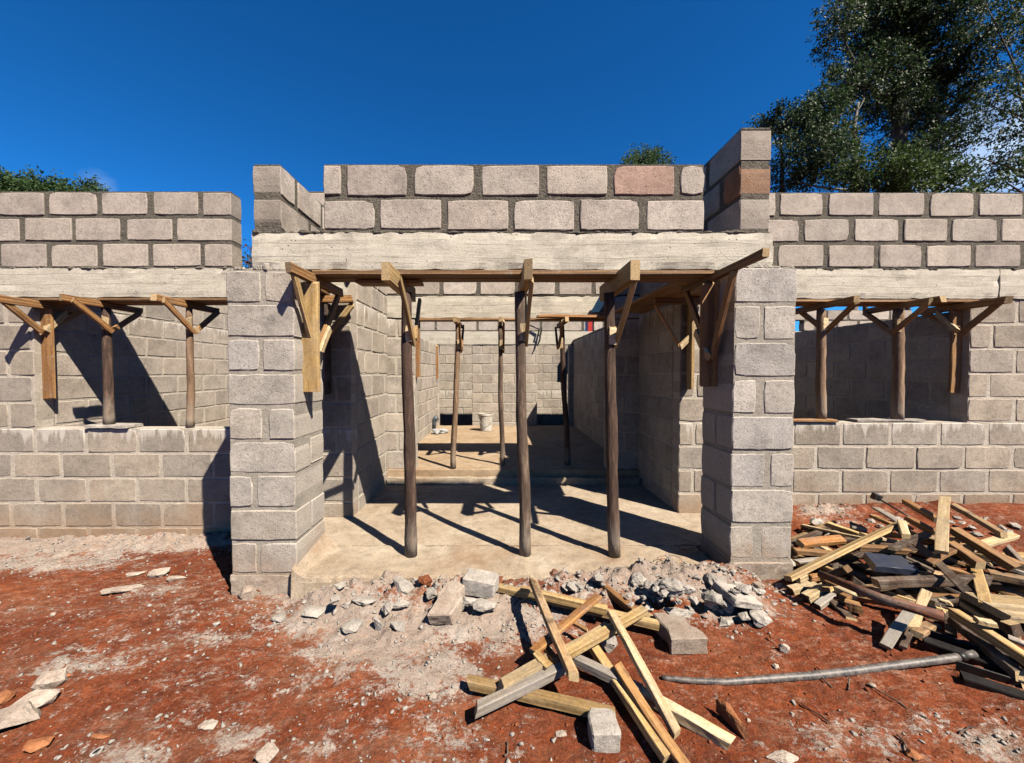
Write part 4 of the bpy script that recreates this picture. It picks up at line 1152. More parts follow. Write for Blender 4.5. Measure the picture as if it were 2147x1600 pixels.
# moulded blocks, whole and broken
def block_piece(name, px, py, w, d, h, mat, label, rot=0.0, tilt=(0, 0), lift=0.0, notch=None, seed=0, sink=0.05):
    bm = bmesh.new()
    pts = [(-w / 2, -d / 2), (w / 2, -d / 2), (w / 2, d / 2), (-w / 2, d / 2)]
    if notch: pts = notch
    vs = [bm.verts.new((p[0], p[1], -h / 2)) for p in pts]
    f = bm.faces.new(vs)
    ext = bmesh.ops.extrude_face_region(bm, geom=[f])
    for v in [q for q in ext['geom'] if isinstance(q, bmesh.types.BMVert)]: v.co.z += h
    bmesh.ops.recalc_face_normals(bm, faces=bm.faces)
    bmesh.ops.bevel(bm, geom=bm.edges[:], offset=0.006, segments=1, affect='EDGES')
    bmesh.ops.triangulate(bm, faces=[q for q in bm.faces if len(q.verts) > 4])
    bmesh.ops.subdivide_edges(bm, edges=[e for e in bm.edges if e.calc_length() > 0.03], cuts=4, use_grid_fill=True)
    P = np.array([v.co for v in bm.verts])
    for v, q, g in zip(bm.verts, fbm(P, 12, 3, seed), fbm(P + 9, 45, 2, seed)):
        v.co += v.co.normalized() * (q * 0.006 + g * 0.0025)
    me = bpy.data.meshes.new(name); bm.to_mesh(me); bm.free()
    p = on_ground(px, py)
    o = link(name, me, (M[mat],), None, (p.x, p.y, p.z + h / 2 - sink * h + lift))
    o.rotation_euler = (tilt[0], tilt[1], rot)
    return tag(o, label, 'block')
nt = lambda w, d: [(-w / 2, -d / 2), (w / 2, -d / 2), (w / 2 * .98, -d * .22), (w * .30, 0.0), (w * .28, d * .18), (w * .38, d / 2), (-w / 2, d / 2), (-w * .46, d * .1), (-w * .40, -d * .1)]
block_piece('broken_block', 1424, 1342, .19, .21, .085, 'st_tan', 'notched tan block standing alone on the red earth beyond the crossed planks', rot=.03, notch=nt(.19, .21), seed=1)
block_piece('broken_block', 942, 1285, .15, .25, .08, 'st_tan', 'broken tan block tilted on the rubble at the start of the planks', rot=-.35, tilt=(.35, -.1), notch=[(-.075, -.12), (.06, -.10), (.085, .02), (.05, .05), (.08, .13), (-.05, .12), (-.08, .02), (-.06, -.02)], seed=2, lift=.02)
block_piece('broken_block', 1008, 1243, .19, .12, .10, 'st_gry', 'grey half block with mortar on top lying against the porch floor', rot=-.25, tilt=(.05, .05), seed=3, lift=.01)
block_piece('broken_block', 1036, 1205, .18, .07, .12, 'st_gry', 'dark grey block end standing behind the half block on the porch edge', rot=-.15, tilt=(.0, .1), seed=4, lift=.03)
block_piece('broken_block', 1263, 1548, .10, .09, .08, 'st_gry', 'small grey block by itself below the crossed planks', rot=.05, notch=[(-.055, -.06), (.05, -.065), (.055, .03), (.03, .055), (-.03, .06), (-.05, .02)], seed=5)
block_piece('paving_slab', 1545, 1275, .19, .17, .045, 'st_gry', 'square white grey slab tilted on the rubble by the shaded pillar', rot=.25, tilt=(.12, .30), seed=6, lift=.05)

# ------------------------------------------------------------------ heap of offcuts before the porch
def piece(px0, py0, px1, py1, z0, z1, w, h, mat, label, roll=0.0, name='plank', group=None, end='e_pale', bow=0.004, cat='plank', cut=0.01):
    a = at_height(px0, py0, z0); b = at_height(px1, py1, z1); w *= 0.82; h *= 0.80
    o = timber(name, a, b, w, h, mat, roll, None, end, bow, cut)
    return tag(o, label, cat, group)
piece(1007, 1222, 1383, 1312, .10, .075, .055, .045, 'w_yel', 'longest yellow plank at the back of the crossed heap, against the rubble')
piece(1093, 1238, 1272, 1280, .13, .115, .05, .05, 'w_yel', 'greenish yellow plank on top of the longest one at the back')
piece(1262, 1226, 1335, 1285, .10, .09, .05, .05, 'w_brn', 'dark sided plank lying behind the heap toward the rubble')
piece(1330, 1282, 1410, 1318, .06, .05, .05, .05, 'w_pale', 'short pale plank end beside the notched block')
piece(983, 1430, 1290, 1500, .03, .03, .055, .05, 'w_yel', 'olive plank lying flat at the bottom of the crossed heap')
piece(998, 1488, 1190, 1395, .055, .085, .05, .05, 'w_gry', 'weathered grey plank pointing toward the bare red ground')
piece(1050, 1440, 1150, 1385, .075, .10, .06, .045, 'w_pale', 'short pale plank lying above the weathered grey one')
piece(1352, 1278, 1180, 1375, .15, .12, .055, .04, 'w_yel', 'pale yellow plank on top, rising toward the rubble')
piece(1275, 1312, 1186, 1366, .12, .105, .05, .04, 'w_pale', 'split plank just below the pale yellow one on top')
piece(1256, 1250, 1160, 1330, .17, .15, .06, .025, 'w_ora', 'orange plank leaning in the middle of the heap', roll=.25)
piece(1160, 1334, 1118, 1368, .13, .10, .055, .025, 'w_ora', 'short reddish stub in line with the leaning orange plank')
piece(1117, 1218, 1203, 1418, .22, .13, .048, .045, 'w_mou', 'knotty grey brown plank lying on the very top of the heap')
piece(1281, 1284, 1420, 1540, .20, .05, .045, .04, 'w_pale', 'long plank slanting down from the top with a white edge')
piece(1196, 1378, 1345, 1450, .07, .05, .05, .05, 'w_gry', 'grey plank under the knotty one in the middle of the heap')
piece(1345, 1455, 1533, 1560, .04, .03, .06, .05, 'w_pale', 'clean pale plank reaching out toward the pipe')
piece(1240, 1352, 1400, 1590, .06, .04, .055, .045, 'w_yel', 'long yellow plank running under the others to the picture edge')
piece(1295, 1396, 1440, 1612, .10, .05, .05, .03, 'w_brn', 'splintered brown plank beside the long yellow one', bow=.01)
piece(1125, 1375, 1150, 1400, .11, .10, .05, .04, 'w_yel', 'small yellow offcut wedged in the heap')
piece(1140, 1352, 1165, 1385, .09, .09, .04, .03, 'w_brn', 'small brown offcut wedged beside the yellow one')
piece(1197, 1302, 1232, 1322, .10, .09, .03, .02, 'w_brn', 'thin brown stick in the middle of the heap')

# ------------------------------------------------------------------ the large timber pile
piece(1652, 1213, 1892, 1096, .13, .36, .075, .035, 'w_yel', 'longest pale yellow plank, sloping from the shaded pillar up onto the pile', roll=-.45)
tube('round_pole', [at_height(1718, 1203, .24), at_height(1850, 1256, .25), at_height(1978, 1293, .245)], [.019, .023, .024], 'w_red', None, 14, .02, 4, at_height(1850, 1256, .24), True, 'e_pale')
tag(bpy.data.objects['round_pole'], 'reddish brown round pole lying across the front of the pile', 'pole')
piece(1981, 1043, 1974, 1158, .50, .36, .068, .028, 'w_pale', 'pale cracked plank standing up at the top of the pile', roll=.0)
piece(1994, 1058, 2105, 1122, .40, .30, .055, .04, 'w_mou', 'mould speckled plank sloping from the top of the pile toward the wall foot')
piece(2127, 1122, 2030, 1150, .26, .28, .065, .03, 'w_pale', 'clean pale plank pointing out at the back of the pile', roll=-.2)
piece(2000, 1112, 2129, 1192, .36, .27, .07, .055, 'w_brn', 'long tan beam sloping down from under the upright plank')
piece(1988, 1140, 2056, 1186, .34, .29, .07, .06, 'w_brn', 'short square tan beam below the upright plank')
piece(1899, 1052, 1968, 1092, .40, .36, .055, .045, 'w_brn', 'tan beam reaching up toward the wall behind the pile')
piece(1736, 1100, 1800, 1122, .17, .16, .05, .05, 'w_yel', 'short yellow beam lying behind the longest yellow plank')
piece(1677, 1140, 1768, 1131, .20, .22, .075, .04, 'w_ora', 'orange plank on edge beside the shaded pillar', roll=.35)
piece(1668, 1156, 1790, 1166, .16, .17, .055, .04, 'w_brn', 'thin brown plank below the orange one')
piece(1670, 1178, 1725, 1172, .14, .15, .05, .02, 'w_gry', 'short whitish board between the brown plank and the yellow one')
piece(1798, 1148, 1905, 1156, .25, .27, .065, .04, 'w_brn', 'brown plank above the blue painted board')
o = timber('painted_board', at_height(1822, 1178, .22), at_height(1905, 1186, .23), .17, .04, 'w_dark', .06); o.data.materials[0] = M['blue']
tag(o, 'blue painted thick board in the shade of the pile', 'board')
piece(1836, 1222, 2073, 1216, .20, .21, .05, .06, 'w_dark', 'long dark beam lying level across the middle of the pile')
piece(2076, 1204, 2190, 1226, .22, .22, .075, .05, 'w_mou', 'speckled beam running out past the picture edge')
piece(1880, 1106, 2028, 1240, .34, .25, .055, .016, 'w_dark', 'thin twisted dark board with a worn pale tip', roll=.3, bow=.02)
o = timber('panel', at_height(2062, 1270, .20), at_height(2190, 1280, .21), .27, .03, 'w_pale', -.10)
tag(o, 'large pale plywood panel lying flat on the pile', 'panel')
piece(2028, 1246, 2128, 1330, .16, .15, .05, .05, 'w_dark', 'dark beam along the lower edge of the plywood panel')
piece(1856, 1356, 1918, 1268, .06, .20, .055, .022, 'w_gry', 'grey weathered board leaning against the front of the pile', roll=.2)
piece(1914, 1320, 1943, 1240, .10, .22, .050, .022, 'w_pale', 'pale board beside the grey weathered one', roll=.2)
piece(1893, 1358, 1912, 1318, .06, .10, .035, .02, 'w_dark', 'thin dark stake beside the grey weathered board')
piece(2000, 1285, 2180, 1402, .19, .15, .05, .055, 'w_yel', 'long beam with a bright top edge along the front of the pile', end='e_dark')
piece(1998, 1300, 2140, 1418, .12, .10, .05, .05, 'w_dark', 'dark beam below the bright edged one')
piece(2055, 1320, 2160, 1440, .08, .07, .06, .03, 'w_dark', 'lowest dark board at the front corner of the pile')
piece(2046, 1300, 2086, 1308, .23, .22, .045, .03, 'w_pale', 'small square pale offcut resting on the bright edged beam', name='offcut', cat='offcut')
piece(2118, 1305, 2128, 1330, .22, .17, .06, .05, 'w_dark', 'dark rounded block end under the plywood panel', name='offcut', cat='offcut')
piece(2120, 1340, 2190, 1370, .17, .17, .05, .02, 'w_gry', 'pale grey board strip at the picture edge below the panel')
piece(1658, 1238, 1708, 1226, .07, .09, .06, .05, 'w_pale', 'pale chunk with a dark end, nearest the shaded pillar', end='e_dark', name='offcut', cat='offcut')
piece(1690, 1255, 1732, 1232, .07, .10, .06, .06, 'w_pale', 'thick pale chunk with a hollow dark end', end='e_dark', name='offcut', cat='offcut')
piece(1714, 1272, 1746, 1248, .06, .08, .045, .04, 'w_gry', 'short grey white stick in front of the thick chunk', end='e_dark', name='offcut', cat='offcut')
piece(1732, 1226, 1794, 1252, .12, .11, .05, .045, 'w_pale', 'short pale plank just under the round pole')
piece(1740, 1258, 1786, 1300, .07, .05, .055, .025, 'w_dark', 'dark grey board pointing down at the red earth')
piece(1776, 1268, 1806, 1276, .09, .09, .06, .06, 'w_brn', 'brown cube shaped offcut at the front edge of the pile', name='offcut', cat='offcut')
piece(1766, 1256, 1786, 1250, .10, .10, .05, .05, 'w_brn', 'small square brown offcut behind the cube shaped one', name='offcut', cat='offcut', end='e_dark')
piece(1672, 1215, 1688, 1208, .12, .13, .04, .045, 'w_pale', 'small pale offcut under the end of the longest yellow plank', name='offcut', cat='offcut')
piece(1698, 1213, 1730, 1209, .12, .12, .045, .04, 'w_ora', 'small orange offcut at the end of the round pole', name='offcut', cat='offcut')
piece(1948, 1262, 2000, 1255, .17, .18, .05, .03, 'w_dark', 'dark slotted block end in the middle of the pile', name='offcut', cat='offcut', end='e_dark')
piece(1968, 1258, 1995, 1266, .215, .215, .03, .02, 'w_pale', 'white strip lying on the dark slotted block', name='offcut', cat='offcut')
piece(1922, 1330, 1960, 1310, .10, .10, .06, .03, 'w_mou', 'stained offcut behind the grey weathered board', name='offcut', cat='offcut')
piece(1890, 1095, 1900, 1125, .38, .34, .05, .04, 'w_pale', 'pale block end under the tan beam at the top of the pile', name='offcut', cat='offcut')
piece(1905, 1088, 1960, 1118, .36, .33, .05, .05, 'w_brn', 'brown beam under the pale block end', end='e_dark')
piece(1830, 1082, 1925, 1125, .30, .29, .05, .03, 'w_brn', 'brown board below the black headed rod')
piece(1836, 1065, 1905, 1108, .29, .30, .06, .022, 'w_gry', 'grey splintered board behind the black headed rod')
piece(1872, 1150, 1945, 1120, .30, .33, .05, .03, 'w_dark', 'dark board crossing under the twisted one')
piece(1700, 1124, 1760, 1110, .12, .11, .06, .015, 'w_gry', 'flat pale scrap behind the orange plank')
piece(1775, 1088, 1812, 1098, .10, .10, .05, .02, 'w_gry', 'small pale scrap lying near the wall foot')
piece(2090, 1165, 2175, 1200, .24, .22, .06, .04, 'w_ora', 'orange brown beam at the back, running out of the picture')
piece(1950, 1180, 2010, 1150, .30, .33, .045, .025, 'w_brn', 'reddish brown board in the shade below the upright plank')
# black rod with a knob
rod = tag(empty('rod', at_height(1925, 1092, .36)), 'thin black rod with a square black head standing out of the pile', 'rod')
tube('shaft', [at_height(1928, 1096, .35), at_height(1842, 1046, .44)], [.006, .006], 'black', rod, 8, 0, 1, at_height(1925, 1092, .36))
pk = at_height(1837, 1043, .44)
timber('rod_head', pk + Vector((-.025, 0, .01)), pk + Vector((.022, 0, -.004)), .04, .045, 'w_dark', .2, rod, 'e_dark').data.materials[0] = M['black']
# shorter pieces under the named ones: nothing tells them apart
fr = random.Random(9)
cen = at_height(1930, 1215, 0.1)
for k in range(128):
    while True:
        u, v = fr.uniform(-1, 1), fr.uniform(-1, 1)
        if u * u + v * v < 1: break
    x = 2.80 + u * 0.95; y = 2.58 + v * 0.62 - u * 0.16
    if 57 < k < 84: x = 2.85 + u * 0.5; y = 2.05 + v * 0.22 - u * 0.25
    if k >= 84: x = 2.75 + u * 0.9; y = 2.45 + v * 0.42 - u * 0.22
    rr = math.sqrt(u * u + v * v)
    z = max(0.04, (0.26 * (1 - rr ** 1.4)) * (fr.uniform(0.2, 0.9) if k < 84 else fr.uniform(0.1, 0.45))) + gz(x, y)
    a = fr.choice((fr.gauss(-.45, .5), fr.uniform(0, 3.14)))
    L = fr.uniform(.18, .5)
    dx, dy = math.cos(a) * L / 2, math.sin(a) * L / 2
    s = fr.gauss(0, .05)
    o = timber('offcut', (x - dx, y - dy, z - s), (x + dx, y + dy, z + s), fr.uniform(.03, .055), fr.uniform(.018, .04), fr.choice(('w_dark', 'w_brn', 'w_yel', 'w_dark', 'w_mou', 'w_pale', 'w_yel', 'w_gry') if k < 84 else ('w_dark', 'w_brn', 'w_dark')), fr.uniform(-.4, .4), None, fr.choice(('e_dark', 'e_pale')))
    tag(o, 'short offcut jumbled among the others low in the timber pile', 'offcut', 'offcuts buried in the timber pile')
# folded dark metal strips at the near corner of the pile
def bent_strip(px, py, z, size, ang, label):
    p = at_height(px, py, z)
    prof = [(-.10, .0), (-.10, .035), (.0, .035), (.0, .0), (.09, .0), (.09, .05)]
    V, F = [], []
    L = size
    for s in (-L / 2, L / 2):
        for t in (0, .003):
            for (a, b) in prof: V.append((s, a * .5 + t, b + t))
    n = len(prof)
    for i in range(n - 1):
        F += [[i, i + 1, 2 * n + i + 1, 2 * n + i], [n + i, 3 * n + i, 3 * n + i + 1, n + i + 1], [i, n + i, n + i + 1, i + 1], [2 * n + i, 2 * n + i + 1, 3 * n + i + 1, 3 * n + i]]
    F += [[0, 2 * n, 3 * n, n], [n - 1, 2 * n - 1, 4 * n - 1, 3 * n - 1]]
    o = link('metal_strip', mesh_from('metal_strip', V, F), (M['steel'],), None, p)
    o.rotation_euler = (.1, .05, ang)
    return tag(o, label, 'metal strip')
bent_strip(2085, 1400, .05, .45, -.75, 'folded dark metal strip under the front beams of the pile')
bent_strip(2140, 1465, .03, .35, -.6, 'folded dark metal strip at the picture edge by the near corner of the pile')

# ------------------------------------------------------------------ pipe, wire, bucket and other small things
pp = [on_ground(px, py) for px, py in ((1388, 1424), (1450, 1430), (1520, 1433), (1600, 1430), (1700, 1423), (1790, 1413), (1880, 1403), (1960, 1395), (2010, 1390))]
pp = [p + Vector((0, 0, .006 if i < 3 else .013 + .005 * max(0, i - 5))) for i, p in enumerate(pp)]
pipe = tag(empty('water_pipe', pp[4]), 'dusty grey plastic pipe lying in a shallow curve on the red earth', 'pipe')
dense = []
for a, b in zip(pp[:-1], pp[1:]):
    dense += [a.lerp(b, t / 5) for t in range(5)]
dense.append(pp[-1])
tube('pipe_body', dense, [.011 + .006 * min(1, q / 20) for q in range(len(dense))], 'pipe', pipe, 14, .0, 3, pp[4])
e0 = pp[-1]; e1 = on_ground(2048, 1388) + Vector((0, 0, .04))
d = (e1 - e0).normalized()
tube('pipe_collar', [e0 - d * .004, e0 + d * .026], [.0185, .0185], 'black', pipe, 14, 0, 3, pp[4])
tube('pipe_end', [e0 + d * .020, e0 + d * .075], [.0165, .0165], 'pipe', pipe, 14, 0, 3, pp[4])

# rusty wire coil on the corner of the porch floor
def coil(label, c, r0, r1, turns, h, seed, squash=.45):
    r = random.Random(seed); pts = []
    n = int(turns * 22)
    for i in range(n):
        t = i / (n - 1); a = t * turns * 6.283
        rad = r0 + (r1 - r0) * t + r.gauss(0, .003)
        pts.append(Vector((c.x + math.cos(a) * rad, c.y + math.sin(a) * rad * squash * 2, c.z + .006 + h * t + .008 * math.sin(a * 1.7 + seed))))
    o = tube('wire_coil', pts, [.0022] * n, 'rust', None, 6, 0, seed, c)
    return tag(o, label, 'wire')
coil('rusty wire loops standing above the floor corner near the shaded pillar', at_height(1445, 1160, .10), .06, .075, 2.3, .06, 2, .4)
coil('tangled rusty wire lying on the porch floor edge before the shaded pillar', at_height(1405, 1182, .10), .05, .09, 1.6, .03, 3, .4)

# bucket by the rear wall
bp = at_height(1019, 903, .238)
bk = tag(empty('bucket', bp), 'dirty white plastic bucket standing by the rear wall', 'bucket')
prof = [(.088, 0.0), (.092, .004), (.112, .235), (.120, .237), (.120, .262), (.112, .264), (.106, .262), (.088, .012), (.0, .010)]
V, F = [(0, 0, 0)], []
S = 24
prof = [(a_ * 1.22, b_ * 1.28) for a_, b_ in prof]
for (r_, z_) in prof[:-1]:
    for k in range(S):
        a_ = 6.28318 * k / S
        V.append((r_ * math.cos(a_), r_ * math.sin(a_), z_))
n = len(prof) - 1
for i in range(n - 1):
    for k in range(S):
        c_, d_ = 1 + i * S + k, 1 + i * S + (k + 1) % S
        F.append([c_, d_, d_ + S, c_ + S])
V.append((0, 0, .011)); last = len(V) - 1
for k in range(S):
    F.append([0, 1 + (k + 1) % S, 1 + k]); F.append([last, 1 + (n - 1) * S + k, 1 + (n - 1) * S + (k + 1) % S])

link('bucket_body', mesh_from('bucket_body', V, F, False), (M['white'],), bk, bp)
hp = [bp + Vector((.150 * math.cos(t), -.150 * abs(math.sin(t)) - .004, .31 - .18 * abs(math.sin(t)))) for t in np.linspace(0, math.pi, 15)]
tube('handle', hp, [.004] * 15, 'tin', bk, 6, 0, 1, bp)
# crumpled sacking by the sunlit hall wall
def sack(px, py, z, dims, mat, label, seed, rot=0.0, cat='sack', name='sack'):
    p = at_height(px, py, z)
    me = hull_mesh(name, dims, random.Random(seed), 40, .3, seed, .16)
    me.polygons.foreach_set('use_smooth', [True] * len(me.polygons))
    o = link(name, me, (M[mat],), None, (p.x, p.y, p.z + dims[2] * .42)); o.rotation_euler = (0, 0, rot)
    return tag(o, label, cat)
sack(918, 909, .238, (.34, .16, .10), 'tin', 'crumpled grey sacking flat on the hall floor', 4, .3)
tp = at_height(910, 902, .238)
o = tube('pipe_stub', [tp, tp + Vector((0, 0, .16)), tp + Vector((.03, -.01, .23)), tp + Vector((.07, -.01, .25))], [.04, .038, .05, .06], 'slate', None, 14, .02, 2, tp); tag(o, 'bluish pipe stub wrapped in pale plastic at the foot of the sunlit hall wall', 'pipe')
sp = at_depth(1131, 690, 8.4)
o = tube('wall_hook', [sp + Vector((-.42, .06, -.02)), sp + Vector((-.2, .02, .08)), sp, sp + Vector((-.03, 0, -.12)), sp + Vector((.0, 0, -.16)), sp + Vector((.05, 0, .02)), sp + Vector((.0, 0, -.25)), sp + Vector((-.05, 0, -.36))], [.012, .014, .022, .018, .012, .016, .018, .010], 'steel', None, 8, .02, 2, sp); tag(o, 'bent dark metal bracket hanging on the rear wall', 'bracket')
# red tank seen through the gap in the rear parapet
rp = at_depth(1236, 684, 9.6)
tk = tag(empty('red_tank', (rp.x, 9.6, -.1)), 'small bright red box seen through the gap in the rear wall', 'box')
V, F = rough_box(-.09, .09, -.2, .2, 0, 2.66, .2, .001)
V, F = rough_box(-.07, .07, -.15, .15, 2.30, 2.70, .07, .002)
link('box_body', mesh_from('box_body', V, F), (M['redpl'],), tk, tk.location)
tube('stand_post', [(rp.x, 9.6, -.1), (rp.x, 9.6, 2.19)], [.03, .03], 'steel', tk, 8, 0, 1, tk.location)
# blue sheet folded over the hall wall corner
bs = [at_depth(px, py, yy) for px, py, yy in ((1238, 655, 4.62), (1284, 652, 4.60), (1290, 604, 4.55), (1262, 612, 4.58))]
V = [tuple(p) for p in bs] + [tuple(p + Vector((0.01, .012, 0))) for p in bs]
F = [[0, 1, 2, 3], [7, 6, 5, 4], [0, 4, 5, 1], [1, 5, 6, 2], [2, 6, 7, 3], [3, 7, 4, 0]]
me = mesh_from('tarpaulin', V, F)
o = link('tarpaulin', me, (M['bluedk'],)); tag(o, 'scrap of dark blue sheeting hung at the inner doorway lintel behind the thickest pole', 'sheet')
# tin lid on the earth
lp = on_ground(203, 1578)
ld = tag(empty('tin_lid', lp), 'small oval tin lid with a dark centre pressed into the red earth', 'lid')
def disc(name, rx, ry, h, z, mat, parent, loc):
    V = [(rx * math.cos(a), ry * math.sin(a), z + q) for q in (0, h) for a in np.linspace(0, 6.2832, 24, endpoint=False)]
    F = [[k, (k + 1) % 24, 24 + (k + 1) % 24, 24 + k] for k in range(24)] + [list(range(23, -1, -1)), list(range(24, 48))]
    return link(name, mesh_from(name, V, F), (M[mat],), parent, loc)
disc('rim', .013, .020, .004, .002, 'tin', ld, lp); disc('centre', .005, .012, .0015, .0065, 'steel', ld, lp)
ld.rotation_euler = (0.1, .1, -.5)
# dry twigs
for k, (a, b) in enumerate((((1680, 1478), (1740, 1520)), ((1712, 1402), (1745, 1445)), ((1777, 1418), (1779, 1450)), ((1820, 1440), (1945, 1510)), ((1880, 1545), (1920, 1600)), ((2010, 1540), (2045, 1530)), ((1060, 1590), (1062, 1560)))):
    A, B_ = on_ground(*a) + Vector((0, 0, .008)), on_ground(*b) + Vector((0, 0, .008))
    o = tube('twig', crooked(A, B_, 10, .012, k), [.003] * 10, 'w_dark', None, 6, .05, k, A)
    tag(o, ('thin dry root curving over the earth below the pipe', 'short twig crossing the pipe', 'short upright twig just below the pipe', 'longest thin root below the timber pile', 'bent twig in the corner below the pipe', 'short pale straw near the bottom corner', 'tiny twig below the crossed planks')[k], 'twig')

SKY_GAMMA, SKY_SAT, SKY_STRENGTH, EXPOSURE, CLOUD = 1.12, 1.06, 0.05, 1.95, (5.0, 6.0, 7.0)
SKY_AIR, SKY_OZ, SKY_FILTER = 0.85, 4.5, (0.27, 0.565, 0.75)
# ------------------------------------------------------------------ trees
def mat_leaf(name, c, c2, gloss=0.35):
    N = Nodes(name)
    v = N.coord()
    col = N.mix(N.rng(N.attr('tint', 'Fac'), 0, 1), c, c2)
    col = N.mix(1.0, col, N.ramp(N.noise(0.5, 3, 0.6, v), [(0.3, 0.65), (0.7, 1.35)]), 'MULTIPLY')
    N.b.inputs['Transmission Weight'].default_value = 0.0
    N.done(col, None, gloss + 0.2, 0.16)
    tr = N.n('ShaderNodeBsdfTranslucent'); N.put(tr.inputs[0], col)
    ms = N.n('ShaderNodeMixShader'); ms.inputs[0].default_value = 0.18
    N.t.links.new(N.b.outputs[0], ms.inputs[1]); N.t.links.new(tr.outputs[0], ms.inputs[2])
    N.t.links.new(ms.outputs[0], N.out.inputs['Surface'])
    return N.m
M['leaf_dark'] = mat_leaf('gum_leaf', (0.018, 0.040, 0.014), (0.050, 0.088, 0.028), 0.36)
M['leaf_green'] = mat_leaf('bright_leaf', (0.024, 0.055, 0.012), (0.075, 0.125, 0.026), 0.4)
M['leaf_far'] = mat_leaf('far_leaf', (0.03, 0.068, 0.02), (0.07, 0.13, 0.038), 0.5)
M['leaf_red'] = mat_leaf('red_leaf', (0.10, 0.03, 0.015), (0.16, 0.06, 0.03), 0.5)
M['trunk'] = mat_plain('tree_trunk', (0.085, 0.075, 0.062), 0.85, 0.5, 6)
M['trunk_lt'] = mat_plain('pale_trunk', (0.22, 0.20, 0.17), 0.8, 0.45, 6)

def leaves(clumps, size, seed, lean=(0, 0), droop=0.5, parent=None, mat='leaf_dark', name='crown', per=26):
    """leaf blades on many small sprays; clumps: (centre, (rx, ry, rz), sprays)"""
    rg = np.random.default_rng(seed)
    V, T = [], []
    for (c, rad, ns) in clumps:
        d = rg.normal(size=(ns, 3)); d /= np.linalg.norm(d, axis=1)[:, None]
        rr = rg.random(ns) ** 0.45
        sc = np.array(c) + d * rr[:, None] * np.array(rad)
        out = d * np.array([1, 1, 0.6]) + np.array([lean[0], 0, lean[1]])
        out += rg.normal(size=(ns, 3)) * 0.45
        out /= np.linalg.norm(out, axis=1)[:, None]
        m = rg.integers(per // 2, per * 3 // 2, ns)
        idx = np.repeat(np.arange(ns), m)
        n = len(idx)
        t = rg.random(n)
        L = size * 3.6
        p = sc[idx] + out[idx] * (t * L)[:, None] + rg.normal(size=(n, 3)) * size * 0.6
        a = out[idx] * 0.7 + rg.normal(size=(n, 3)) * 0.6
        a[:, 2] -= droop
        a /= np.linalg.norm(a, axis=1)[:, None]
        b = np.cross(a, rg.normal(size=(n, 3))); b /= np.linalg.norm(b, axis=1)[:, None] + 1e-9
        ln = size * rg.uniform(0.6, 1.25, n)[:, None]; wd = ln * rg.uniform(0.16, 0.27, n)[:, None]
        q = np.stack([p, p + a * ln * 0.45 + b * wd, p + a * ln, p + a * ln * 0.45 - b * wd], 1)
        V.append(q.reshape(-1, 3)); T.append(np.repeat(rg.random(n), 4))
    V = np.concatenate(V); T = np.concatenate(T)
    me = mesh_np(name, V - np.array(parent.location), np.arange(len(V)).reshape(-1, 4), 4)
    at = me.attributes.new('tint', 'FLOAT', 'POINT'); at.data.foreach_set('value', T.astype(np.float32))
    o = bpy.data.objects.new(name, me); COL.objects.link(o); me.materials.append(M[mat]); o.parent = parent
    return o

def limb_mesh(name, paths, parent, mat, sides=8, seed=0):
    """trunk and limbs as one tapering skin of tubes"""
    r = random.Random(seed)
    V, F = [], []
    for (pts, r0, r1) in paths:
        n = len(pts); st = len(V); prev = None
        for i, p in enumerate(pts):
            t = (pts[min(i + 1, n - 1)] - pts[max(i - 1, 0)]).normalized()
            a = t.cross(Vector((0, 1, 0.1))).normalized() if prev is None else (prev - t * prev.dot(t)).normalized()
            prev = a; b = t.cross(a); rad = r0 + (r1 - r0) * i / (n - 1)
            for k in range(sides):
                an = 6.28318 * k / sides
                V.append(p + (a * math.cos(an) + b * math.sin(an)) * rad * (1 + r.gauss(0, .06)) - parent.location)
        for i in range(n - 1):
            for k in range(sides):
                c, d = st + i * sides + k, st + i * sides + (k + 1) % sides
                F.append([c, d, d + sides, c + sides])
        F.append([st + (n - 1) * sides + k for k in range(sides)])
    return link(name, mesh_from(name, V, F, True), (M[mat],), parent, parent.location)

def curve(a, b, n, sag, seed, amp):
    r = random.Random(seed)
    a, b = Vector(a), Vector(b)
    off = Vector((r.uniform(-1, 1), r.uniform(-1, 1), sag)) * amp
    return [a.lerp(b, i / (n - 1)) + off * math.sin(math.pi * i / (n - 1)) + Vector((r.gauss(0, .03), r.gauss(0, .03), 0)) * amp for i in range(n)]

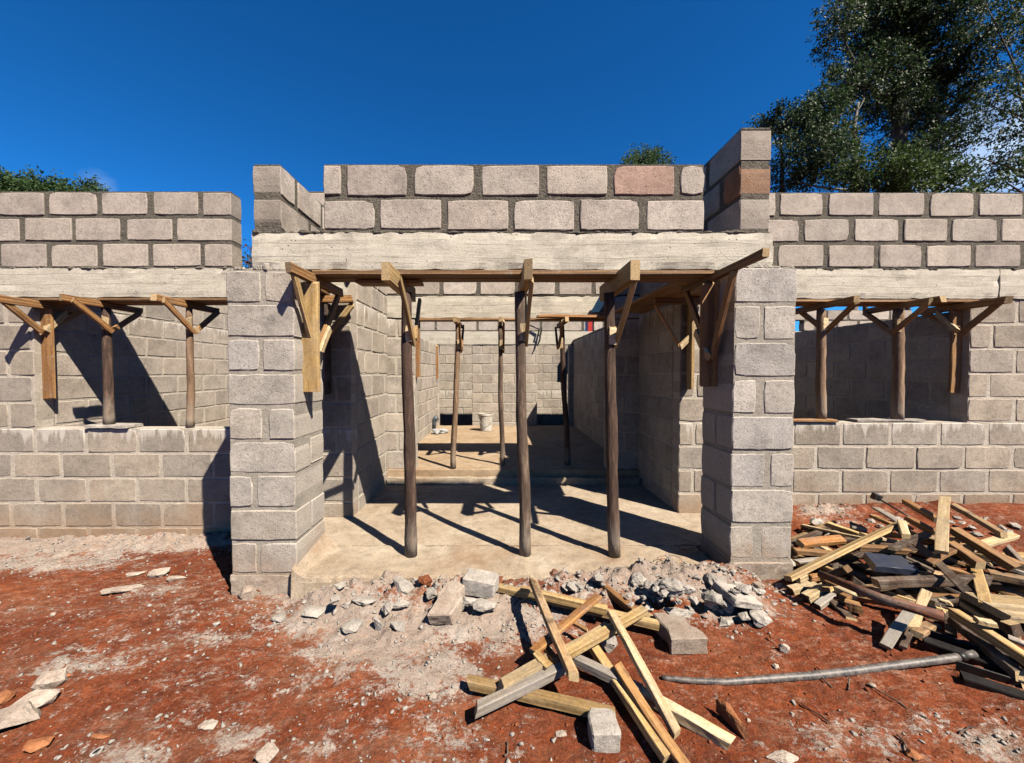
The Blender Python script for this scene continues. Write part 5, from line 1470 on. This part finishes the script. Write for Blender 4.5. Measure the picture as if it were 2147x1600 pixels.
TR = random.Random(31)
def tree(label, Yd, trunk_px, clumps, leaf=0.26, mat='leaf_dark', tmat='trunk', group=None, r0=0.32, lean=(0.15, 0.25), droop=0.5, limbs=1, dens=1.0, seed=1, depth=1.0, cat='tree', name='gum_tree', fork=0.35):
    """trunk_px: pixels up the trunk; clumps: (px, py, rx px, ry px, density) placed round distance Yd"""
    foot = at_depth(trunk_px[0][0], trunk_px[0][1], Yd)
    base = Vector((foot.x, Yd, -0.4))
    t = tag(empty(name, base), label, cat, group)
    tp = [base] + [at_depth(px, py, Yd) for px, py in trunk_px]
    path = []
    for a, b in zip(tp[:-1], tp[1:]):
        path += [a.lerp(b, k / 6) for k in range(6)]
    path.append(tp[-1])
    paths = [(path, r0, r0 * 0.25)]
    k_px = Yd / F_PX
    if name == 'leafy_tree':      # crowns go on below the parapet line
        clumps = list(clumps) + [(c[0] + TR.uniform(-10, 10), c[1] + q, c[2] * 1.15, 20, 0.9) for c in clumps for q in (22, 46)]
    cl = []
    for i, (px, py, rx, ry, dn) in enumerate(clumps):
        yy = Yd + TR.uniform(-1, 1) * depth * max(rx, ry) * k_px * 0.9
        c = at_depth(px, py, yy)
        rad = (rx * k_px, (rx + ry) / 2 * k_px * depth, ry * k_px)
        ns = int(dn * dens * (rx * ry) * k_px * k_px / (leaf * leaf) * 2.3) + 4
        cl.append((tuple(c), rad, ns))
        for q in range(limbs):
            j = max(2, min(len(path) - 1, int(len(path) * TR.uniform(fork, 1.0))))
            # leave the trunk below the clump
            while j > 2 and path[j].z > c.z - 0.3 * ry * k_px: j -= 1
            e = c + Vector((TR.uniform(-.5, .5) * rad[0], TR.uniform(-.4, .4) * rad[1], TR.uniform(-.1, .7) * rad[2]))
            lp = curve(path[j], e, 9, -0.25, i * 5 + q + seed, (e - path[j]).length * 0.09)
            rr = r0 * (1 - 0.7 * j / len(path)) * 0.42
            paths.append((lp, rr, rr * 0.18))
            for s in range(4):
                m = TR.randrange(4, 8)
                e2 = lp[m] + Vector((TR.uniform(-1, 1) * rad[0], TR.uniform(-1, 1) * rad[1], TR.uniform(0, 1) * rad[2])) * 0.9
                paths.append((curve(lp[m], e2, 6, -0.2, i * 9 + s + seed, (e2 - lp[m]).length * 0.1), rr * 0.3, rr * 0.06))
    limb_mesh('trunk', paths, t, tmat, 7, seed)
    leaves(cl, leaf, seed, lean, droop, t, mat)
    return t

GT = 'gum trees behind the wing with the timber pile'
tree('tallest dark gum tree with swept feathery crown, filling the top corner', 17.0, [(1888, 400), (1886, 300), (1893, 210), (1915, 120), (1940, 40), (1960, -60)],
     [(1762, 40, 30, 46, .9), (1795, 15, 30, 30, .8), (1729, 100, 12, 28, 1.0), (1745, 78, 12, 12, .6), (1835, 40, 50, 45, 1.2), (1905, 30, 60, 50, 1.3), (1985, 25, 60, 45, 1.2), (1860, 90, 60, 42, 1.2),
      (1800, 140, 48, 36, 1.1), (1765, 180, 40, 32, 1.2), (1850, 165, 60, 45, 1.2), (1920, 150, 70, 55, 1.2), (1990, 110, 60, 45, .9), (1950, 210, 70, 50, 1.2), (1880, 230, 60, 40, 1.1),
      (1830, 215, 36, 34, .6), (2010, 180, 50, 45, .7), (1915, 285, 60, 36, 1.1), (1975, 290, 55, 40, .9), (1930, 330, 60, 30, 1.0), (2020, 250, 36, 40, .6), (1850, 0, 90, 40, 1.2), (1980, -30, 90, 50, 1.1), (2055, 60, 45, 50, .6)],
     leaf=.125, group=GT, r0=.34, dens=1.0, seed=3)
tree('gum tree with pale forked trunk between the parapet return and the tallest tree', 16.0, [(1795, 400), (1794, 330), (1790, 270), (1800, 215)],
     [(1700, 248, 40, 36, 1.2), (1728, 230, 36, 34, 1.2), (1672, 262, 34, 22, 1.1), (1735, 285, 44, 36, 1.2), (1688, 310, 48, 34, 1.1), (1655, 350, 34, 36, .8), (1642, 385, 26, 22, .6), (1745, 335, 40, 34, 1.1), (1712, 365, 40, 30, 1.0), (1768, 300, 24, 30, .6), (1800, 210, 26, 34, .5)],
     leaf=.12, group=GT, r0=.17, tmat='trunk_lt', dens=1.15, seed=4, name='gum_tree')
tree('smaller rounded gum tree just above the rust coloured block', 19.0, [(1640, 400), (1640, 330), (1632, 270)],
     [(1628, 248, 26, 20, 1.3), (1610, 258, 22, 14, 1.1), (1640, 270, 24, 22, 1.2)], leaf=.15, mat='leaf_far', r0=.14, seed=5)
tree('gum tree with drooping open boughs at the picture edge, white cloud behind it', 15.0, [(2190, 420), (2180, 300), (2160, 200), (2150, 120)],
     [(2105, 95, 46, 40, .9), (2130, 60, 40, 40, .8), (2115, 178, 40, 32, 1.0), (2140, 150, 36, 30, .9), (2125, 262, 40, 38, 1.0), (2140, 215, 30, 30, .8), (2105, 352, 42, 26, 1.0), (2050, 345, 40, 18, .55), (2140, 320, 34, 34, .9), (2085, 385, 50, 16, .9), (2085, 20, 50, 36, .7), (2075, 230, 20, 20, .3)],
     leaf=.125, group=GT, r0=.2, dens=.62, seed=6, droop=.7)
tree('bright green bushy shrub under the dark tree, over the parapet', 13.0, [(1820, 420), (1820, 380)],
     [(1818, 352, 40, 26, 1.3), (1790, 385, 40, 24, 1.3), (1850, 385, 44, 24, 1.3)], leaf=.11, mat='leaf_green', r0=.08, seed=7, cat='shrub', name='shrub', droop=.1)
tree('broad spiky green shrub in the middle of the parapet line', 13.0, [(1910, 420), (1910, 390)],
     [(1900, 365, 50, 32, 1.3), (1945, 380, 56, 26, 1.3), (1875, 395, 44, 18, 1.2)], leaf=.12, mat='leaf_green', r0=.08, seed=8, cat='shrub', name='shrub', droop=.0, lean=(.5, .5))
tree('low flat green shrub beside the white cloud', 13.0, [(2000, 420), (2000, 400)],
     [(1995, 392, 44, 20, 1.3), (2040, 402, 30, 10, 1.1)], leaf=.15, mat='leaf_green', r0=.06, seed=9, cat='shrub', name='shrub', droop=.1)
tree('small round dark treetop peeping over the porch parapet', 26.0, [(1355, 400), (1355, 350)],
     [(1352, 332, 30, 16, 1.4), (1378, 340, 22, 12, 1.2), (1335, 342, 20, 10, 1.2)], leaf=.15, mat='leaf_far', r0=.2, seed=10, name='leafy_tree')
tree('flat crowned tree over the parapet at the far picture edge', 24.0, [(30, 430), (30, 400)],
     [(6, 392, 30, 14, 1.3), (-20, 386, 30, 18, 1.2), (40, 392, 26, 10, .9)], leaf=.22, mat='leaf_far', r0=.2, seed=11, name='leafy_tree')
tree('tallest bushy tree over the parapet of the wing without timber', 24.0, [(85, 430), (85, 390)],
     [(80, 388, 36, 14, 1.3), (112, 394, 30, 11, 1.3), (55, 398, 30, 10, 1.2)], leaf=.22, mat='leaf_far', r0=.2, seed=12, name='leafy_tree')
tree('tiny low treetop beside the bushy one over the parapet', 24.0, [(180, 430), (180, 400)],
     [(178, 394, 24, 8, 1.3), (196, 398, 14, 6, 1.2)], leaf=.18, mat='leaf_far', r0=.15, seed=13, name='leafy_tree')
tree('reddish twiggy bush in the narrow gap between parapet and porch', 11.0, [(524, 580), (522, 540)],
     [(522, 548, 10, 14, .3), (530, 520, 10, 16, .12)], leaf=.10, mat='leaf_red', r0=.03, seed=14, cat='shrub', name='shrub', droop=.2)
tree('green shrub low in the narrow gap between parapet and porch', 12.0, [(530, 600), (530, 575)],
     [(530, 562, 16, 16, 1.2)], leaf=.10, mat='leaf_green', r0=.03, seed=15, cat='shrub', name='shrub', droop=.2)

# ------------------------------------------------------------------ sun, sky, camera
SUN = Vector((0.58, -0.62, 1.0)).normalized()
el = math.asin(SUN.z); az = math.atan2(SUN.x, SUN.y)
L = bpy.data.lights.new('sun', 'SUN')
L.energy = 5.0; L.angle = math.radians(0.5); L.color = (1.0, 0.89, 0.75)
so = bpy.data.objects.new('sun', L); COL.objects.link(so)
so.rotation_euler = (-SUN).to_track_quat('-Z', 'Y').to_euler()
so.location = (6, -6, 12)

W = bpy.data.worlds.new('World'); SC.world = W; W.use_nodes = True
nt_ = W.node_tree; nt_.nodes.clear()
wo = nt_.nodes.new('ShaderNodeOutputWorld'); bg = nt_.nodes.new('ShaderNodeBackground')
sky = nt_.nodes.new('ShaderNodeTexSky'); sky.sky_type = 'NISHITA'; sky.sun_disc = False
sky.sun_elevation = el; sky.sun_rotation = az; sky.altitude = 1500; sky.air_density = SKY_AIR; sky.dust_density = 0.0; sky.ozone_density = SKY_OZ
gm = nt_.nodes.new('ShaderNodeGamma'); gm.inputs[1].default_value = SKY_GAMMA
hs = nt_.nodes.new('ShaderNodeHueSaturation'); hs.inputs['Saturation'].default_value = SKY_SAT; hs.inputs['Value'].default_value = 1.0
flt = nt_.nodes.new('ShaderNodeMix'); flt.data_type = 'RGBA'; flt.blend_type = 'MULTIPLY'; flt.inputs[0].default_value = 1.0
flt.inputs[7].default_value = (*SKY_FILTER, 1)
nt_.links.new(sky.outputs[0], gm.inputs[0]); nt_.links.new(gm.outputs[0], flt.inputs[6]); nt_.links.new(flt.outputs[2], hs.inputs['Color'])
# small wisps of cloud low in the sky behind the trees
tc = nt_.nodes.new('ShaderNodeTexCoord')
def cloud(direction, width, amount, prev):
    dv = nt_.nodes.new('ShaderNodeVectorMath'); dv.operation = 'DISTANCE'
    nt_.links.new(tc.outputs['Generated'], dv.inputs[0]); dv.inputs[1].default_value = direction
    mr = nt_.nodes.new('ShaderNodeMapRange'); nt_.links.new(dv.outputs['Value'], mr.inputs[0])
    mr.inputs[1].default_value = width; mr.inputs[2].default_value = width * 0.1; mr.inputs[3].default_value = -0.35; mr.inputs[4].default_value = 0.35
    nz = nt_.nodes.new('ShaderNodeTexNoise'); nz.inputs['Scale'].default_value = 14; nz.inputs['Detail'].default_value = 8; nz.inputs['Roughness'].default_value = 0.62
    nt_.links.new(tc.outputs['Generated'], nz.inputs['Vector'])
    ad = nt_.nodes.new('ShaderNodeMath'); ad.operation = 'ADD'; nt_.links.new(mr.outputs[0], ad.inputs[0]); nt_.links.new(nz.outputs['Fac'], ad.inputs[1])
    m2 = nt_.nodes.new('ShaderNodeMapRange'); nt_.links.new(ad.outputs[0], m2.inputs[0]); m2.inputs[1].default_value = 0.52; m2.inputs[2].default_value = 0.95; m2.inputs[4].default_value = amount
    mx = nt_.nodes.new('ShaderNodeMix'); mx.data_type = 'RGBA'
    nt_.links.new(m2.outputs[0], mx.inputs[0]); nt_.links.new(prev, mx.inputs[6]); mx.inputs[7].default_value = (*CLOUD, 1)
    return mx.outputs[2]
def dir_of(px, py):
    d = _dir(px, py); return tuple(d.normalized())
c = cloud(dir_of(2075, 335), 0.16, 1.0, hs.outputs[0])
c = cloud(dir_of(205, 388), 0.05, 0.12, c)
nt_.links.new(c, bg.inputs['Color'])
bg.inputs['Strength'].default_value = SKY_STRENGTH
nt_.links.new(bg.outputs[0], wo.inputs['Surface'])

cd = bpy.data.cameras.new('camera'); cam = bpy.data.objects.new('camera', cd); COL.objects.link(cam)
cd.sensor_width = 36.0; cd.sensor_fit = 'HORIZONTAL'
cd.lens = F_PX / 2147.0 * 36.0
cd.shift_x = (1073.5 - CX) / 2147.0
cd.clip_start = 0.05; cd.clip_end = 2000
cam.location = (0, 0, CAM_H); cam.rotation_euler = (math.pi / 2 - PITCH, 0, 0)
SC.camera = cam
SC.view_settings.view_transform = 'Standard'; SC.view_settings.look = 'None'
SC.view_settings.exposure = EXPOSURE; SC.view_settings.gamma = 1.0
SC.cycles.max_bounces = 5; SC.cycles.diffuse_bounces = 1; SC.cycles.glossy_bounces = 2
SC.cycles.use_denoising = True
SC.render.resolution_x = 1024; SC.render.resolution_y = 763
